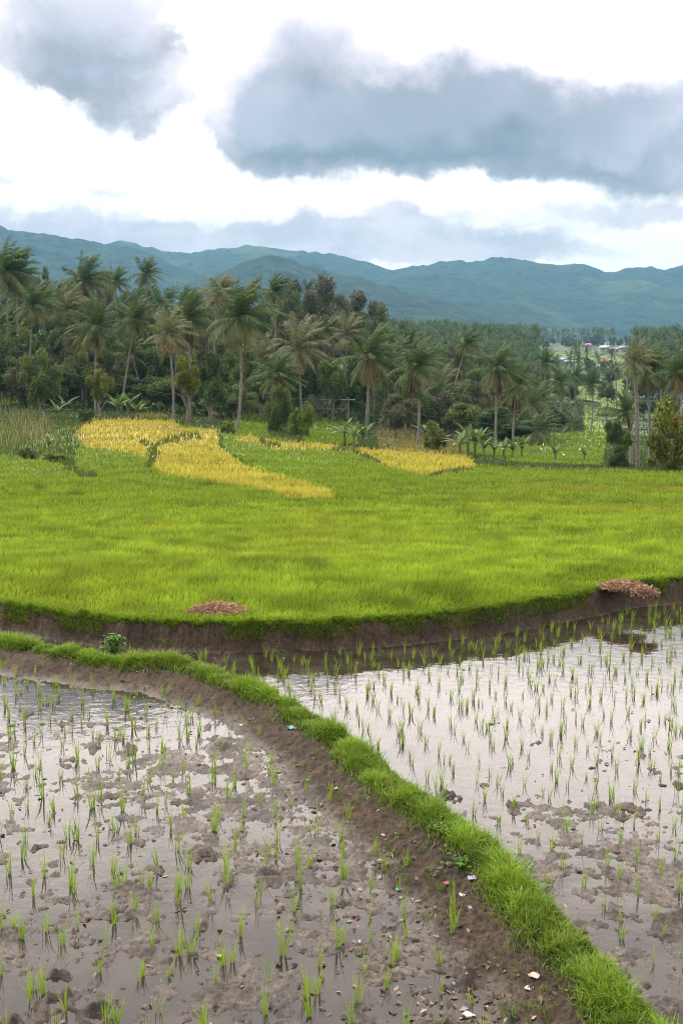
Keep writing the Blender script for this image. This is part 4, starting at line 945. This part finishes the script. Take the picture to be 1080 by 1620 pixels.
for i, (px, D, lab) in enumerate(((801,135,'white egret just right of the taller twin palm trunk'),(792,112,'white egret by the foot of the twin palms'),(825,112,'white egret alone in the green plot right of the twin palms'),(834,140,'white egret near the dark shrub right of the twin palms'),(860,128,'rearmost white egret of three in the middle of the green plot'),(857,108,'left one of two white egrets side by side in the green plot'),(863,106,'right one of two white egrets side by side in the green plot'),(918,110,'white egret alone in the right half of the green plot'),(893,88,'white egret closest to the lone fan-leaved banana plant'),(949,135,'white egret at the far right corner of the green plot'))):
    egret(px, D, .6, lab, i*1.9)
M_wall = mat_simple('house_wall', (.30, .29, .27), .8, 2, .15)
def house(px, D, w, h, col, lab, z0=0, hip=.25):
    x, y, z = at(px, D); z += z0; w *= .75; h *= .75; col = tuple(c*.6 for c in col); root = empty('house', (x, y, z), lab, 'house', None, random.uniform(-.4, .4)); d = w*.6
    V = np.array([(-w/2, -d/2, -1.5), (w/2, -d/2, -1.5), (w/2, d/2, -1.5), (-w/2, d/2, -1.5), (-w/2, -d/2, h), (w/2, -d/2, h), (w/2, d/2, h), (-w/2, d/2, h)]); f = np.array([(0, 1, 5, 4), (1, 2, 6, 5), (2, 3, 7, 6), (3, 0, 4, 7)])
    mesh_np('wall', V, f, None, M_wall, root); o = .5; rh = h*.75
    V = np.array([(-w/2-o, -d/2-o, h-.1), (w/2+o, -d/2-o, h-.1), (w/2+o, d/2+o, h-.1), (-w/2-o, d/2+o, h-.1), (-w/2+w*hip*.5, 0, h+rh), (w/2-w*hip*.5, 0, h+rh)])
    mesh_np('roof', V, [np.array([(0, 1, 5, 4), (2, 3, 4, 5), (3, 2, 1, 0)]), np.array([(1, 2, 5), (3, 0, 4)])], None, mat_simple('roof_sheet', col, .5, .6, .15, spec=.5), root)
    for k, a in ((0, -.25), (1, .25)):
        V = np.array([(a*w-.5, -d/2-.03, .8), (a*w+.5, -d/2-.03, .8), (a*w+.5, -d/2-.03, 2.0), (a*w-.5, -d/2-.03, 2.0), (a*w-.5, -d/2+.02, .8), (a*w+.5, -d/2+.02, .8), (a*w+.5, -d/2+.02, 2.0), (a*w-.5, -d/2+.02, 2.0)])
        mesh_np('window', V, np.array([(0, 1, 2, 3), (0, 4, 5, 1), (1, 5, 6, 2), (2, 6, 7, 3), (3, 7, 4, 0)]), None, M_pane, root)
M_pane = mat_simple('dark_glass', (.04, .045, .05), .2, 3, .1)
for a in ((886,577,8,2.8,(.35,.42,.55),'house with a pale blue roof at the left of the far green terraces'),(899,579,7,2.6,(.45,.5,.58),'house with a grey-blue roof right next to the pale blue one'),(957,581,7,3.4,(.50,.10,.24),'house with a magenta roof below the far green terraces'),(944,588,6,2.6,(.40,.50,.62),'low house with a light blue roof left below the magenta-roofed one'),(968,590,7,2.6,(.42,.36,.34),'low brownish-roofed house right below the magenta-roofed one'),
          (956,556,11,3.4,(.66,.68,.74),'white-roofed house at the far forest edge, left of two'),(986,556,11,3.4,(.58,.56,.70),'lilac-roofed house at the far forest edge, right of two'),(930,552,9,4,(.50,.20,.38),'pinkish-roofed house among the far palms'),(1040,558,12,3,(.50,.53,.56),'grey-roofed house among palms at the far right'),(970,558,8,3,(.40,.50,.58),'small blue-grey-roofed house between the white and lilac roofs')):
    house(*a)
def pole(px, D, ytop, lab):
    b = atD(px, D); h = atD(px, D, ytop)[2]-b[2]; root = empty('utility_pole', b, lab, 'utility pole')
    V, f = tube([(0, 0, -.4), (0, 0, h)], [.07, .05], 8); mesh_np('pole', V, f, None, M_trunk, root)
    V, f = tube([(-.7, 0, h-.3), (.7, 0, h-.3)], [.05, .05], 4); mesh_np('crossarm', V, f, None, M_trunk, root); return (b[0], b[1], b[2]+h-.3)
A_ = pole(551, 112, 628, 'thin grey utility pole standing behind the centre banana clump'); B_ = atD(-120, 112, 505); C_ = atD(1180, 112, 660)
M_wire = mat_simple('wire', (.05, .05, .05), .6)
for (P, Q, dz, lab) in ((A_, B_, 0, 'upper thin overhead wire running left from the pole across the grove'), (A_, B_, -.9, 'lower thin overhead wire running left from the pole across the grove'), (A_, C_, 0, 'thin overhead wire running right from the pole across the valley')):
    pts = [(P[0]*(1-t)+Q[0]*t, P[1]*(1-t)+Q[1]*t, P[2]*(1-t)+Q[2]*t-2.0*4*t*(1-t)+dz) for t in np.linspace(0, 1, 20)]
    V, f = tube(pts, [.022]*20, 4); tag(mesh_np('overhead_wire', V, f, None, M_wire), lab, 'wire')
def plot(px, py, w, l, lab):
    x, y, z = at(px, py); n = 14; th = np.linspace(0, 2*math.pi, n+1)[:-1]; rr = 1+.25*np.sin(th*3+px)
    z = float(np.max(Zfar(x+np.cos(th)*w/2, y+np.sin(th)*l/2)))+.1
    top = np.stack([x+np.cos(th)*rr*w/2, y+np.sin(th)*rr*l/2, np.full(n, z)], 1); low = top.copy(); low[:, 2] -= 3.0; low[:, :2] = (low[:, :2]-[x, y])*1.15+[x, y]
    struct(mesh_np('paddy_water', top, np.arange(n)[None], None, M_water))
    f = np.array([(k, n+k, n+(k+1) % n, (k+1) % n) for k in range(n)]); struct(mesh_np('paddy_bank', np.concatenate([top-[0, 0, .004], low]), f, np.full((2*n, 3), 1.)*np.array([.06, .08, .03]), M_land, extra={'wet': np.zeros(2*n)}))
plot(915, 634, 6, 40, ''); plot(966, 649, 6, 18, ''); plot(958, 657, 5, 12, ''); plot(856, 634, 5, 18, ''); plot(888, 626, 6, 34, ''); plot(846, 719, 2.0, 4, '')

# ---------------------------------------------------------------- haze
def haze():
    x, y0, y1, z0, z1 = 3900, -80, 5400, -120, 540
    V = np.array([(-x, y0, z0), (x, y0, z0), (x, y1, z0), (-x, y1, z0), (-x, y0, z1), (x, y0, z1), (x, y1, z1), (-x, y1, z1)], float)
    f = np.array([(3, 2, 1, 0), (4, 5, 6, 7), (0, 1, 5, 4), (1, 2, 6, 5), (2, 3, 7, 6), (3, 0, 4, 7)])
    m = bpy.data.materials.new('haze'); m.use_nodes = True; nt = m.node_tree; nt.nodes.clear()
    v = nt.nodes.new('ShaderNodeVolumePrincipled'); v.inputs['Color'].default_value = (.17, .38, .55, 1); v.inputs['Density'].default_value = .00014; v.inputs['Anisotropy'].default_value = .2
    o = nt.nodes.new('ShaderNodeOutputMaterial'); nt.links.new(v.outputs[0], o.inputs['Volume'])
    ob = mesh_np('haze', V, f, None, m); ob['kind'] = 'stuff'; ob['label'] = 'thin bluish haze lying over the valley and mountains'; ob['category'] = 'haze'
haze()
